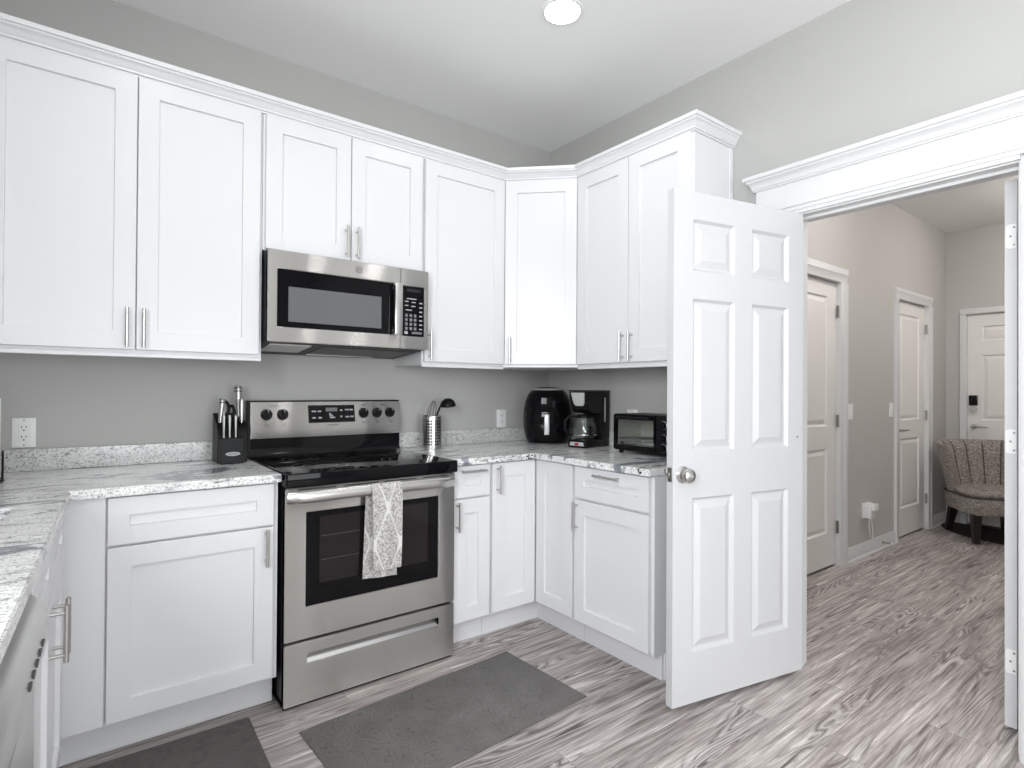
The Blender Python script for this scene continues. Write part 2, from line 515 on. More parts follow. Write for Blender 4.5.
# unseen window and glass door, added as openings for daylight
def window(name, axis, a, u0, u1, z0, z1, label):
    root = thing(name, label, 'window', kind='structure')
    um = (u0+u1)/2
    bm = BM()
    def b(ua, ub, za, zb, d=0.035):
        if axis == 'x': bx(bm, a-d, a+d, ua, ub, za, zb)
        else: bx(bm, ua, ub, a-d, a+d, za, zb)
    t = 0.05
    b(u0, u0+t, z0, z1); b(u1-t, u1, z0, z1); b(u0+t, u1-t, z0, z0+t); b(u0+t, u1-t, z1-t, z1); b(um-0.03, um+0.03, z0+t, z1-t, 0.03)
    build('window_frame', bm, 'trim', root)
    bm = BM(); b(u0+t, um-0.03, z0+t, z1-t, 0.004); b(um+0.03, u1-t, z0+t, z1-t, 0.004)
    build('pane', bm, 'thinglass', root)
window('added_window_1', 'x', -3.32, -3.9, -2.3, 1.12, 2.40, 'added white framed window in the left wall, out of view')
window('added_window_2', 'y', -6.06, -2.55, -0.65, 0.06, 2.2, 'added white sliding glass door at the far end of the room, out of view')

# ------------------------------------------------------------------ doorway trim
def tstruct(name, bm, label): return struct(name, bm, 'trim', label, 'trim')
bm = BM()
JL, JR = -1.682, -2.445
bx(bm, 0.0, 0.12, JL, -1.66, 0, 2.03); bx(bm, 0.0, 0.12, -2.465, JR, 0, 2.03); bx(bm, 0.0, 0.12, -2.465, -1.66, 2.03, 2.05)
bx(bm, 0.045, 0.075, JL-0.010, JL, 0, 2.018); bx(bm, 0.045, 0.075, JR, JR+0.010, 0, 2.018); bx(bm, 0.045, 0.075, JR, JL, 2.018, 2.03)
tstruct('trim_1', bm, 'white door jamb lining the doorway to the hall')
bm = BM()
bx(bm, -0.018, 0, -1.676, -1.60, 0, 2.052, 0.003); bx(bm, -0.024, -0.018, -1.62, -1.60, 0, 2.06)
tstruct('trim_2', bm, 'white casing on the left of the doorway, behind the open door')
bm = BM()
prism(bm, [(0, -2.451), (-0.012, -2.451), (-0.016, -2.459), (-0.016, -2.49), (-0.022, -2.498), (-0.022, -2.55), (0, -2.55)], 'z', 0, 2.036)
tstruct('trim_3', bm, 'white casing on the right of the doorway')
bm = BM()
bx(bm, -0.028, 0, -2.62, -1.512, 2.068, 2.18, 0.002)
bx(bm, -0.022, 0, -2.60, -1.532, 2.052, 2.068)
bx(bm, -0.016, 0, -2.45, -1.676, 2.036, 2.052)
tstruct('trim_4', bm, 'broad white frieze board over the doorway')
bm = BM()
prof = [(0, 2.176), (0.008, 2.176), (0.008, 2.184), (0.013, 2.184), (0.015, 2.195), (0.021, 2.206), (0.030, 2.214), (0.033, 2.216), (0.033, 2.225), (0.041, 2.225), (0.044, 2.232), (0.044, 2.243), (0.0, 2.243)]
sweep(bm, [(0.0, -1.512), (-0.028, -1.512), (-0.028, -2.62), (0.0, -2.62)], prof)
tstruct('trim_5', bm, 'white crown moulding capping the doorway frieze')
# hall side casing of the doorway
bm = BM()
bx(bm, 0.12, 0.138, -1.66, -1.57, 0, 2.12); bx(bm, 0.12, 0.138, -2.555, -2.465, 0, 2.12); bx(bm, 0.12, 0.138, -2.465, -1.66, 2.03, 2.12)
tstruct('trim_6', bm, 'white casing on the hall side of the doorway')

# ------------------------------------------------------------------ panelled doors
def panel_door(w, h, t, cols, rows, depth=0.013):
    """door slab, x 0..w, y 0..t (front at y=0), z 0..h, moulded panels in cells cols x rows on both faces"""
    bm = BM()
    xs = sorted({0, w, *[c for p in cols for c in p]}); zs = sorted({0, h, *[c for p in rows for c in p]})
    def face(y, s):
        V = lambda x, z, d: bm.verts.new((x, y+s*d, z))
        for x0, x1 in zip(xs, xs[1:]):
            for z0, z1 in zip(zs, zs[1:]):
                if (x0, x1) in cols and (z0, z1) in rows:
                    prev = None
                    for ins, d in ((0, 0), (0.010, depth), (0.017, depth), (0.045, depth*0.2)):
                        r = [V(x0+ins, z0+ins, d), V(x1-ins, z0+ins, d), V(x1-ins, z1-ins, d), V(x0+ins, z1-ins, d)]
                        if prev:
                            for k in range(4): bm.faces.new((prev[k], prev[(k+1) % 4], r[(k+1) % 4], r[k]))
                        prev = r
                    bm.faces.new(prev)
                else:
                    bm.faces.new((V(x0, z0, 0), V(x1, z0, 0), V(x1, z1, 0), V(x0, z1, 0)))
    face(0, 1); face(t, -1)
    for z in (0, h):
        for x0, x1 in zip(xs, xs[1:]):
            bm.faces.new([bm.verts.new(p) for p in ((x0, 0, z), (x1, 0, z), (x1, t, z), (x0, t, z))])
    for x in (0, w):
        for z0, z1 in zip(zs, zs[1:]):
            bm.faces.new([bm.verts.new(p) for p in ((x, 0, z0), (x, 0, z1), (x, t, z1), (x, t, z0))])
    bmesh.ops.remove_doubles(bm, verts=bm.verts[:], dist=1e-5)
    return bm
def hinge_bm(bm, x, y, z, leaf=0.022, side=1):
    cyl(bm, (x, y-0.005, z-0.045), (x, y-0.005, z+0.045), 0.0065, seg=10)
    bx(bm, min(x, x+side*leaf), max(x, x+side*leaf), y-0.0025, y+0.001, z-0.044, z+0.044)
def lever(parent, x, y, z, side, m='nickel'):
    bm = BM()
    cyl(bm, (x, y, z), (x, y-0.010, z), 0.027, seg=20)
    cyl(bm, (x, y-0.010, z), (x, y-0.045, z), 0.011, seg=14)
    tube(bm, [(x, y-0.043, z), (x+side*0.03, y-0.050, z+0.001), (x+side*0.115, y-0.048, z)], [0.010, 0.009, 0.0075], 10)
    return build('lever_handle', bm, m, parent, label='brushed nickel lever handle')

# open door into the kitchen (six panels), hinged at the doorway's left jamb
H = Vector((-0.013, -1.725)); Fp = Vector((-0.727, -1.575))
dv = (Fp-H).normalized()
ang = math.degrees(math.atan2(dv.y, dv.x))
dr = thing('door_1', 'white six panel door standing open into the kitchen', 'door', (H.x, H.y, 0.026), ang, kind='structure')
W1 = 0.730
# local x runs from the hinge to the free edge, so the visible (south) face is on local +y; it is built at y = -T..0
cols = [(0.092, 0.312), (0.410, 0.632)]
rows = [(0.196, 0.798), (0.978, 1.580), (1.690, 1.893)]
bm = panel_door(W1, 2.0, 0.035, cols, rows)
for v in bm.verts: v.co.y -= 0.035
build('door_slab', bm, 'door', dr, smooth=False)
kx, kz = 0.682, 0.919-0.026
bm = BM()
bmk = [(0.033, 0), (0.033, 0.004), (0.028, 0.009), (0.014, 0.012), (0.0125, 0.020), (0.022, 0.023), (0.028, 0.030), (0.0285, 0.038), (0.024, 0.046), (0.014, 0.050), (0.0, 0.051)]
lathe(bm, bmk, 28)
for v in bm.verts: v.co = Vector((v.co.x, v.co.z, -v.co.y))
kn = build('door_knob', bm, 'nickel', dr, label='round brushed nickel knob', loc=(kx, 0, kz))
bm = BM(); cyl(bm, (0, 0.049, 0), (0, 0.0525, 0), 0.008, seg=16)
build('lock_button', bm, 'chrome', kn)
bm = BM(); lathe(bm, bmk, 28)
for v in bm.verts: v.co = Vector((v.co.x, -v.co.z, v.co.y))
build('door_knob', bm, 'nickel', dr, loc=(kx, -0.035, kz))
bm = BM()
bx(bm, W1-0.0005, W1+0.0015, -0.030, -0.005, kz-0.028, kz+0.028, 0.0005)
bx(bm, W1+0.001, W1+0.010, -0.024, -0.011, kz-0.009, kz+0.009, 0.002)
lp = build('latch_plate', bm, 'hinge', dr, label='worn metal latch plate in the door edge')
bm = BM()
for dz in (-0.021, 0.021): cyl(bm, (W1+0.001, -0.0175, kz+dz), (W1+0.0022, -0.0175, kz+dz), 0.004, seg=10)
build('screw', bm, 'darkmetal', lp)
for z in (0.2, 1.0, 1.8):
    bm = BM(); cyl(bm, (-0.006, -0.040, z-0.045), (-0.006, -0.040, z+0.045), 0.0065, seg=10)
    bx(bm, -0.0015, 0.0005, -0.038, -0.006, z-0.044, z+0.044)
    build('hinge', bm, 'hinge', dr)
for (x, z, r) in ((0.035, 1.02, 0.0035),):
    bm = BM(); cyl(bm, (x, 0, z), (x, 0.0012, z), r, seg=10)
    build('screw_hole', bm, 'slot', dr)

# closed hall doors (two panels)
def hall_door(name, x0, x1, label):
    w_ = x1-x0-0.008
    root = thing(name, label, 'door', (x0+0.004, HY+0.022, 0.018), kind='structure')
    bm = panel_door(w_, 2.004, 0.035, [(0.125, w_-0.135)], [(0.232, 0.828), (0.985, 1.898)], 0.012)
    build('door_slab', bm, 'halldoor', root, smooth=False)
    lever(root, 0.062, 0, 0.905, 1)
    for z in (0.262, 1.018, 1.80):
        bm = BM()
        hinge_bm(bm, w_+0.002, -0.012, z, 0.02, -1)
        build('hinge', bm, 'hinge', root, label='small grey butt hinge')
    return root
hall_door('door_2', *D2, 'near white two panel door on the hall left wall, mostly behind the open door')
hall_door('door_3', *D3, 'far white two panel door on the hall left wall with lever handle')
def casing(name, x0, x1, ztop, wd, label, left=True):
    bm = BM()
    # jamb lining
    bx(bm, x0, x0+0.003, HY, HY+0.10, 0, 2.03); bx(bm, x1-0.003, x1, HY, HY+0.10, 0, 2.03); bx(bm, x0, x1, HY, HY+0.10, 2.026, 2.03)
    def legp(a, b, s):   # outer edge thicker
        return [(a, HY), (a, HY-0.012), (a+s*0.010, HY-0.014), (a+s*0.05, HY-0.016), (a+s*0.056, HY-0.021), (b, HY-0.021), (b, HY)]
    prism(bm, legp(x1-0.004, x1+wd, 1), 'z', 0, 2.026)
    prism(bm, legp(x0+0.004, x0-wd, -1), 'z', 0, 2.026)
    prism(bm, [(HY, 2.026), (HY-0.012, 2.026), (HY-0.014, 2.036), (HY-0.016, 2.026+0.05), (HY-0.021, 2.026+0.056), (HY-0.021, ztop), (HY, ztop)], 'x', x0-wd, x1+wd)
    tstruct(name, bm, label)
casing('trim_7', *D2, 2.125, 0.095, 'white casing round the near hall door')
casing('trim_8', *D3, 2.11, 0.078, 'white casing round the far hall door')

# door at the end of the hall
root = thing('door_4', 'pale six panel entry door behind the tweed chair', 'door', (FX+0.02, FD[1]-0.004, 0.02), -90, kind='structure')
wd = FD[1]-FD[0]-0.008
bm = panel_door(wd, 1.955, 0.04, [(0.105, 0.345), (0.447, 0.687)], [(0.2, 0.76), (0.97, 1.575), (1.705, 1.845)], 0.010)
build('door_slab', bm, 'halldoor', root, smooth=False)
lever(root, 0.045, 0, 0.905, 1)
bm = BM(); bx(bm, 0.012, 0.078, -0.022, 0, 1.105, 1.20, 0.006, 2)
kp = build('keypad', bm, 'blackgloss', root, label='black keypad of the smart lock')
bm = BM(); cyl(bm, (0.045, 0, 1.065), (0.045, -0.02, 1.065), 0.033, seg=20); bx(bm, 0.037, 0.053, -0.034, -0.02, 1.045, 1.085, 0.003)
build('deadbolt', bm, 'nickel', root, label='round nickel thumb-turn below the keypad')
bm = BM()
bx(bm, FX-0.016, FX, FD[1]-0.002, FD[1]+0.05, 0, 1.983, 0.003)
bx(bm, FX-0.016, FX, FD[0]-0.05, FD[0]+0.002, 0, 1.983, 0.003)
bx(bm, FX-0.016, FX, FD[0]-0.05, FD[1]+0.05, 1.983, 2.035, 0.003)
bx(bm, FX, FX+0.1, FD[1]-0.003, FD[1], 0, 1.985); bx(bm, FX, FX+0.1, FD[0], FD[1], 1.978, 1.985)
tstruct('trim_9', bm, 'narrow pale casing round the entry door')

# second leaf of the doorway, swung back into the hall: we look at its hinge edge
root = thing('door_5', 'white door leaf swung back into the hall, hinge edge showing at right', 'door', (0.165, -2.409, 0.026), 0, kind='structure')
bm = panel_door(0.72, 2.0, 0.035, [(0.10, 0.31), (0.41, 0.62)], [(0.196, 0.798), (0.978, 1.580), (1.690, 1.893)])
build('door_slab', bm, 'door', root, smooth=False)
for z in (0.24, 1.04, 1.79):
    bm = BM()
    prism(bm, [(0.002, z-0.044), (0.026, z-0.044), (0.032, z-0.036), (0.032, z+0.036), (0.026, z+0.044), (0.002, z+0.044)], 'x', -0.0022, 0.0)
    hp = build('hinge_plate', bm, 'white', root, label='white painted hinge plate')
    for k, (yy, dz) in enumerate(((0.008, 0.032), (0.018, 0.0), (0.008, -0.032))):
        bm = BM(); cyl(bm, (-0.0022, yy, z+dz), (-0.0032, yy, z+dz), 0.004, seg=10)
        build('screw', bm, 'hinge', hp)

# baseboards
def base_prof(h=0.105):
    return [(0, 0), (0.024, 0), (0.024, 0.010), (0.020, 0.017), (0.014, 0.020), (0.014, h-0.022), (0.011, h-0.018), (0.011, h-0.010), (0.006, h), (0, h)]
def baseboard(name, path, label):
    bm = BM(); sweep(bm, path, base_prof()); tstruct(name, bm, label)
baseboard('baseboard_hall_left', [(D2[1]+0.096, HY), (D3[0]-0.079, HY)], 'white baseboard between the two hall doors')
baseboard('baseboard_hall_end', [(D3[1]+0.079, HY), (FX, HY), (FX, FD[1]+0.051)], 'white baseboard in the hall corner behind the chair')
baseboard('baseboard_hall', [(0.139, HY), (D2[0]-0.096, HY)], 'white baseboard beside the near hall door')
baseboard('baseboard_right', [(0, -1.42), (0, -1.599)], 'white baseboard behind the open door')

# ------------------------------------------------------------------ cabinets
def shaker(x0, x1, z0, z1, y, t=0.02, fwd=0.068, rec=0.011, ch=0.0015):
    """shaker door or drawer front, front face at y, back at y+t"""
    bm = BM()
    def ring(ins, yy): return [bm.verts.new(p) for p in ((x0+ins, yy, z0+ins), (x1-ins, yy, z0+ins), (x1-ins, yy, z1-ins), (x0+ins, yy, z1-ins))]
    seq = [ring(0, y+t), ring(0, y+ch), ring(ch, y), ring(fwd, y), ring(fwd+0.0015, y+rec)]
    for a, b in zip(seq, seq[1:]):
        for k in range(4): bm.faces.new((a[k], a[(k+1) % 4], b[(k+1) % 4], b[k]))
    bm.faces.new(seq[-1]); bm.faces.new(seq[0][::-1])
    return bm
def pull(parent, x, z, y, L=0.155, vert=True):
    """bar pull centred at x, z on a face at y"""
    bm = BM()
    yy = y-0.032
    c = L*0.5; p = L*0.37
    if vert:
        cyl(bm, (x, yy, z-c), (x, yy, z+c), 0.006, seg=14)
        for s in (-1, 1): cyl(bm, (x, y+0.001, z+s*p), (x, yy, z+s*p), 0.0045, seg=10)
    else:
        cyl(bm, (x-c, yy, z), (x+c, yy, z), 0.006, seg=14)
        for s in (-1, 1): cyl(bm, (x+s*p, y+0.001, z), (x+s*p, yy, z), 0.0045, seg=10)
    return build('bar_handle', bm, 'nickel', parent)

UY, BY = -0.337, -0.627         # door faces of wall and base units
ZB, ZT = 1.388, 2.432           # wall doors
def wall_unit(name, label, loc, rz, w_, doors, z0=ZB, rail=True, sides=(0, 0)):
    """local x 0..w_, back on the wall at y=0"""
    root = thing(name, label, 'cabinet', loc, rz, 'white shaker wall cabinets')
    bm = BM()
    zb = z0-(0.016 if rail else 0.006)
    bx(bm, 0.0, w_, UY+0.021, -0.001, zb, 2.452)
    if rail:
        bx(bm, 0.0, w_, UY+0.012, UY+0.030, zb-0.012, zb+0.004, 0.002)
    build('cabinet_body', bm, 'cab', root)
    if sides[1]:
        bm = BM(); bx(bm, w_, w_+0.004, -0.026, -0.002, zb-0.01, 2.440); bx(bm, w_, w_+0.004, UY+0.021, UY+0.040, zb-0.01, 2.440)
        build('end_stile', bm, 'cab', root)
    for (a, b, hx) in doors:
        d = build('door', shaker(a, b, z0, ZT, UY), 'cab', root)
        pull(d, hx, z0+0.008+0.074, UY, 0.148)
    return root
g = 0.006
wall_unit('wall_cabinet', 'tall double door white wall cabinet at the far left, left of the microwave', (-2.816, 0, 0), 0, 0.900,
          [(0.006, 0.448, 0.421), (0.452, 0.888, 0.474)])
wall_unit('wall_cabinet', 'short double door white wall cabinet directly above the microwave', (-1.914, 0, 0), 0, 0.770,
          [(0.008, 0.385, 0.360), (0.389, 0.762, 0.412)], z0=1.850, rail=False)
wall_unit('wall_cabinet', 'tall single door white wall cabinet right of the microwave', (-1.142, 0, 0), 0, 0.520,
          [(0.008, 0.514, 0.030)])
wall_unit('wall_cabinet', 'tall double door white wall cabinet partly behind the open door', (0, -0.622, 0), -90, 0.752,
          [(0.006, 0.376, 0.349), (0.380, 0.744, 0.407)], sides=(0, 1))
# diagonal corner unit
root = thing('wall_cabinet', 'angled corner wall cabinet with one tall white door', 'cabinet', (0, 0, 0), 0, 'white shaker wall cabinets')
bm = BM()
yb_ = UY+0.021
prism(bm, [(-0.001, -0.001), (-0.621, -0.001), (-0.621, yb_), (yb_, -0.621), (-0.001, -0.621)], 'z', ZB-0.016, 2.452)
build('cabinet_body', bm, 'cab', root)
Ld = math.hypot(-0.621-yb_, yb_+0.621)
bm = shaker(0.012, Ld-0.012, ZB, ZT, -0.020)
dd = build('door', bm, 'cab', root, loc=(-0.621, yb_, 0))
dd.rotation_euler = (0, 0, R(-45))
pull(dd, 0.045, ZB+0.082, -0.020, 0.148)
# crown over all wall units
bm = BM()
prof = [(0, 2.435), (0.008, 2.435), (0.008, 2.443), (0.016, 2.443), (0.016, 2.451), (0.020, 2.454), (0.024, 2.465), (0.033, 2.474), (0.039, 2.477), (0.039, 2.485), (0.047, 2.485), (0.050, 2.501), (0, 2.501)]
k = UY+0.020
sweep(bm, [(-3.255, k), (-0.6135, k), (k, -0.6135), (k, -1.375), (-0.001, -1.375)], prof)
cr = build('crown_moulding', bm, 'cab')
tag(cr, 'continuous white crown moulding along the tops of the wall cabinets', 'moulding')
bm = BM(); bx(bm, -3.258, -2.818, k, -0.001, ZB-0.016, 2.452)
tag(build('filler_panel', bm, 'cab'), 'plain white filler at the left end of the wall cabinets', 'panel')

# base units
def base_body(root, x0, x1, toe=True, dy=0.0):
    bm = BM()
    yf = BY+0.021
    yk = -0.001-dy
    prism(bm, [(yk, 0), (yf+0.075, 0), (yf+0.075, 0.118), (yf, 0.118), (yf, 0.882), (yk, 0.882)], 'x', x0, x1)
    build('cabinet_body', bm, 'cab', root)
    bm = BM(); bx(bm, x0, x1, yf+0.060, yf+0.074, 0.0, 0.112, 0.001)
    build('toe_kick', bm, 'cab', root)
def base_thing(label, loc, rz): return thing('base_cabinet', label, 'cabinet', loc, rz, 'white shaker base cabinets')
DZ0, DZ1, DT = 0.130, 0.706, 0.876
# left of the range
r = base_thing('wide white base cabinet with drawer and door, left of the range', (-2.60, 0, 0), 0)
base_body(r, 0.0, 0.684)
bm = BM(); bx(bm, 0.0, 0.140, BY+0.002, BY+0.021, 0.128, 0.880, 0.001)
build('filler_panel', bm, 'cab', r)
build('drawer_front', shaker(0.146, 0.665, 0.718, DT, BY, fwd=0.060), 'cab', r)
d = build('door', shaker(0.146, 0.665, DZ0, 0.710, BY), 'cab', r)
pull(d, 0.636, 0.637, BY, 0.140)
# right of the range
r = base_thing('narrow white base cabinet with drawer and door between range and corner', (-1.138, 0, 0), 0)
base_body(r, 0.0, 0.225)
d = build('drawer_front', shaker(0.010, 0.217, 0.725, DT, BY, fwd=0.055), 'cab', r)
pull(d, 0.108, 0.851, BY, 0.140, False)
d = build('door', shaker(0.010, 0.217, DZ0, 0.716, BY), 'cab', r)
pull(d, 0.024, 0.640, BY, 0.140)
# corner unit with a folding pair of doors
r = base_thing('corner base cabinet with two tall doors meeting at a right angle', (0, 0, 0), 0)
bm = BM()
yf = BY+0.021
prism(bm, [(-0.001, -0.001), (-0.912, -0.001), (-0.912, yf), (yf, yf), (yf, -0.912), (-0.001, -0.912)], 'z', 0.118, 0.882)
prism(bm, [(-0.001, -0.001), (-0.912, -0.001), (-0.912, yf+0.075), (yf+0.075, yf+0.075), (yf+0.075, -0.912), (-0.001, -0.912)], 'z', 0, 0.118)
build('cabinet_body', bm, 'cab', r)
bm = BM()
prism(bm, [(-0.912, yf+0.074), (-0.912, yf+0.060), (yf+0.060, yf+0.060), (yf+0.060, -0.912), (yf+0.074, -0.912), (yf+0.074, yf+0.074)], 'z', 0, 0.112)
build('toe_kick', bm, 'cab', r)
d = build('door', shaker(-0.904, BY-0.003, DZ0, DT, BY), 'cab', r)
pull(d, -0.878, 0.796, BY, 0.140)
d = build('door', shaker(-BY+0.003, 0.904, DZ0, DT, BY), 'cab', r)
d.rotation_euler = (0, 0, R(-90))
# right wall drawer unit
r = base_thing('white drawer and door base cabinet under the toaster oven', (0, -0.914, 0), -90)
base_body(r, 0.0, 0.470)
d = build('drawer_front', shaker(0.008, 0.462, 0.725, DT, BY, fwd=0.060), 'cab', r)
pull(d, 0.236, 0.849, BY, 0.150, False)
d = build('door', shaker(0.008, 0.462, DZ0, 0.714, BY), 'cab', r)
pull(d, 0.030, 0.637, BY, 0.140)
bm = BM(); bx(bm, 0.470, 0.478, BY+0.021, -0.004, 0.118, 0.881); bx(bm, 0.470, 0.478, BY+0.097, -0.004, 0, 0.118)
build('end_panel', bm, 'cab', r)
# sink run on the left wall (fronts face +x, local x runs towards +y after the turn)
LX = -3.224
RUN = 88.0
r = base_thing('white double door sink base cabinet below the left counter', (LX+0.006, -1.48, 0), RUN)
base_body(r, 0.0, 0.770, True, 0.03)
for a, b in ((0.006, 0.382), (0.388, 0.764)):
    build('drawer_front', shaker(a, b, 0.725, DT, BY, fwd=0.060), 'cab', r)
for (a, b, hx) in ((0.006, 0.382, 0.355), (0.388, 0.764, 0.415)):
    d = build('door', shaker(a, b, DZ0, 0.716, BY), 'cab', r)
    pull(d, hx, 0.637, BY, 0.140)
bm = BM(); bx(bm, 0.772, 0.824, BY+0.004, BY+0.021, 0.118, 0.880)
build('filler_panel', bm, 'cab', r)
r = base_thing('end white base cabinet beyond the dishwasher', (LX-0.028, -2.452, 0), RUN)
base_body(r, 0.0, 0.364, True, 0.004)
build('drawer_front', shaker(0.006, 0.358, 0.725, DT, BY, fwd=0.060), 'cab', r)
d = build('door', shaker(0.006, 0.358, DZ0, 0.716, BY), 'cab', r)
pull(d, 0.330, 0.637, BY, 0.140)
# dishwasher
r = thing('dishwasher', 'stainless dishwasher with curved control strip below the left counter', 'dishwasher', (LX-0.015, -2.084, 0), RUN)
bm = BM(); bx(bm, 0.004, 0.596, BY+0.03, -0.01, 0.10, 0.875)
build('tub', bm, 'black', r)
bm = BM(); bx(bm, 0.006, 0.594, BY-0.005, BY+0.029, 0.115, 0.735, 0.004, 2)
build('door', bm, 'steelhandle', r)
bm = BM()
prism(bm, [(BY+0.029, 0.742), (BY-0.012, 0.742), (BY-0.022, 0.765), (BY-0.024, 0.79), (BY-0.018, 0.82), (BY-0.004, 0.845), (BY+0.015, 0.858), (BY+0.029, 0.86)], 'x', 0.006, 0.594)
cpn = build('control_strip', bm, 'steelhandle', r)
for i in range(5):
    bm = BM(); bx(bm, 0.30+i*0.045, 0.322+i*0.045, BY-0.0262, BY-0.022, 0.786, 0.793)
    build('button', bm, 'darkmark', cpn)
bm = BM(); bx(bm, 0.004, 0.596, BY+0.09, BY+0.1, 0.0, 0.10)
build('kick_plate', bm, 'black', r)
bm = BM(); bx(bm, 0.006, 0.594, BY+0.012, BY+0.029, 0.8605, 0.8745)
build('top_vent', bm, 'black', r)

# ------------------------------------------------------------------ counters
CT, CB = 0.914, 0.883
def splash(parent, x0, x1, y0, y1):
    bm = BM(); bx(bm, x0, x1, y0, y1, CT+0.0005, 1.0, 0.002)
    build('backsplash', bm, 'splash', parent, label='low speckled granite backsplash strip')
bm = BM()
grid_slab(bm, [-3.258, -3.08, -2.662, -2.552, -1.913], [-2.46, -1.42, -0.868, -0.652, -0.002], {(1, 1), (3, 0), (3, 1), (3, 2)}, 'z', CB, CT, 0.003)
for v in bm.verts:      # the sink run stands slightly out of square
    if v.co.x > -2.7 and v.co.y < -0.66: v.co.x -= 0.036*(-0.652-v.co.y)
ct = build('countertop', bm, 'granite')
tag(ct, 'L-shaped white and grey veined granite countertop left of the range, holding the sink', 'countertop')
splash(ct, -3.257, -1.914, -0.022, -0.002); splash(ct, -3.257, -3.237, -2.45, -0.023)
bm = BM()
grid_slab(bm, [-1.140, -0.652, -0.002], [-1.400, -0.652, -0.002], {(0, 0)}, 'z', CB, CT, 0.003)
ct2 = build('countertop', bm, 'granite')
tag(ct2, 'L-shaped white and grey granite countertop in the corner right of the range', 'countertop')
splash(ct2, -1.139, -0.002, -0.022, -0.002); splash(ct2, -0.022, -0.002, -1.398, -0.023)
# sink
r = thing('sink', 'stainless undermount sink in the left countertop', 'sink', (-2.876, -1.144, 0.69))
bm = BM()
x0, x1, y0, y1 = -0.212, 0.212, -0.284, 0.284
def shell(bm, o, i, zb, zt, th):
    bx(bm, o[0], i[0], o[2], o[3], zb, zt); bx(bm, i[1], o[1], o[2], o[3], zb, zt)
    bx(bm, i[0], i[1], o[2], i[2], zb, zt); bx(bm, i[0], i[1], i[3], o[3], zb, zt)
    bx(bm, i[0], i[1], i[2], i[3], zb, zb+th)
shell(bm, (x0, x1, y0, y1), (x0+0.006, x1-0.006, y0+0.006, y1-0.006), 0.0, 0.192, 0.006)
build('basin', bm, 'sinksteel', r)
bm = BM(); lathe(bm, [(0.045, 0.006), (0.045, 0.009), (0.03, 0.0075), (0.0, 0.007)], 24)
build('drain', bm, 'chrome', r)

# ------------------------------------------------------------------ range
RX = -1.5265
r = thing('range_stove', 'stainless electric range with black glass cooktop and patterned towel on its handle', 'stove', (RX, 0, 0))
bm = BM(); bx(bm, -0.377, 0.377, -0.634, -0.03, 0.028, 0.861)
build('body', bm, 'black', r)
bm = BM(); bx(bm, -0.376, 0.376, -0.650, -0.05, 0.0, 0.0115)
bx(bm, -0.36, 0.36, -0.60, -0.05, 0.0115, 0.0275)
build('base', bm, 'black', r)
bm = BM(); bx(bm, -0.380, 0.380, -0.690, -0.075, 0.862, 0.916, 0.006, 3)
ctp = build('cooktop', bm, 'blackglass', r, label='black glass cooktop')
for (x, y, rr) in ((-0.19, -0.50, 0.115), (0.19, -0.50, 0.095), (-0.19, -0.22, 0.080), (0.19, -0.22, 0.105), (0.0, -0.17, 0.05)):
    bm = BM()
    for q in (rr, rr*0.62):
        ring = [(x+q*math.cos(2*math.pi*i/48), y+q*math.sin(2*math.pi*i/48)) for i in range(48)]
        rin = [(x+(q-0.0022)*math.cos(2*math.pi*i/48), y+(q-0.0022)*math.sin(2*math.pi*i/48)) for i in range(48)]
        A = [bm.verts.new((*p, 0.9164)) for p in ring]; B = [bm.verts.new((*p, 0.9164)) for p in rin]
        for i in range(48): bm.faces.new((A[i], A[(i+1) % 48], B[(i+1) % 48], B[i]))
    build('burner_ring', bm, 'greymark', ctp)
# backguard
bm = BM(); prism(bm, [(-0.020, 0.918), (-0.078, 0.918), (-0.066, 0.935), (-0.066, 1.004), (-0.020, 1.004)], 'x', -0.374, 0.384)
bgl = build('backguard_riser', bm, 'blackgloss', r, label='black glass riser behind the cooktop')
bm = BM(); prism(bm, [(-0.020, 1.005), (-0.072, 1.005), (-0.080, 1.043), (-0.052, 1.178), (-0.020, 1.178)], 'x', -0.376, 0.386)
bg = build('backguard', bm, 'steel', r, label='stainless control panel')
bm = BM(); bx(bm, -0.384, -0.3765, -0.072, -0.02, 0.918, 1.183); bx(bm, -0.384, 0.386, -0.055, -0.018, 1.1785, 1.185)
build('backguard_trim', bm, 'black', r)
tilt = math.atan2(0.028, 0.135)
def on_bg(z): return -0.080+(z-1.043)*0.028/0.135
def tilted(name, bm, m, parent, label=None):
    """build around (x, 0, 0) with front facing -y, then lean back and lift onto the panel"""
    return build(name, bm, m, parent, label=label)
def bgbox(x0, x1, z0, z1, d0, d1, bev=0):
    bm = BM(); bx(bm, x0, x1, -d1, -d0, z0, z1, bev)
    zc = 1.043
    for v in bm.verts:
        z = v.co.z; y = v.co.y
        v.co.y = on_bg(z)+y*math.cos(tilt); v.co.z = z-math.sin(tilt)*(-y)*-1*0
    return bm
dp = build('display', bgbox(-0.108, 0.129, 1.073, 1.160, -0.002, 0.003, 0.0), 'blackgloss', bg, label='black touch display')
build('clock_window', bgbox(-0.022, 0.038, 1.128, 1.147, 0.003, 0.0035), 'greymark', dp)
for (x, z, wdt) in ((-0.092, 1.126, 0.022), (-0.062, 1.126, 0.018), (-0.090, 1.094, 0.016), (-0.060, 1.094, 0.018), (-0.006, 1.112, 0.012), (-0.004, 1.103, 0.018), (-0.002, 1.094, 0.026), (0.052, 1.130, 0.012), (0.078, 1.132, 0.022), (0.103, 1.132, 0.018), (0.052, 1.098, 0.010), (0.078, 1.096, 0.020), (0.104, 1.097, 0.018)):
    build('button_legend', bgbox(x, x+wdt, z, z+0.007, 0.003, 0.0038), 'mark', dp)
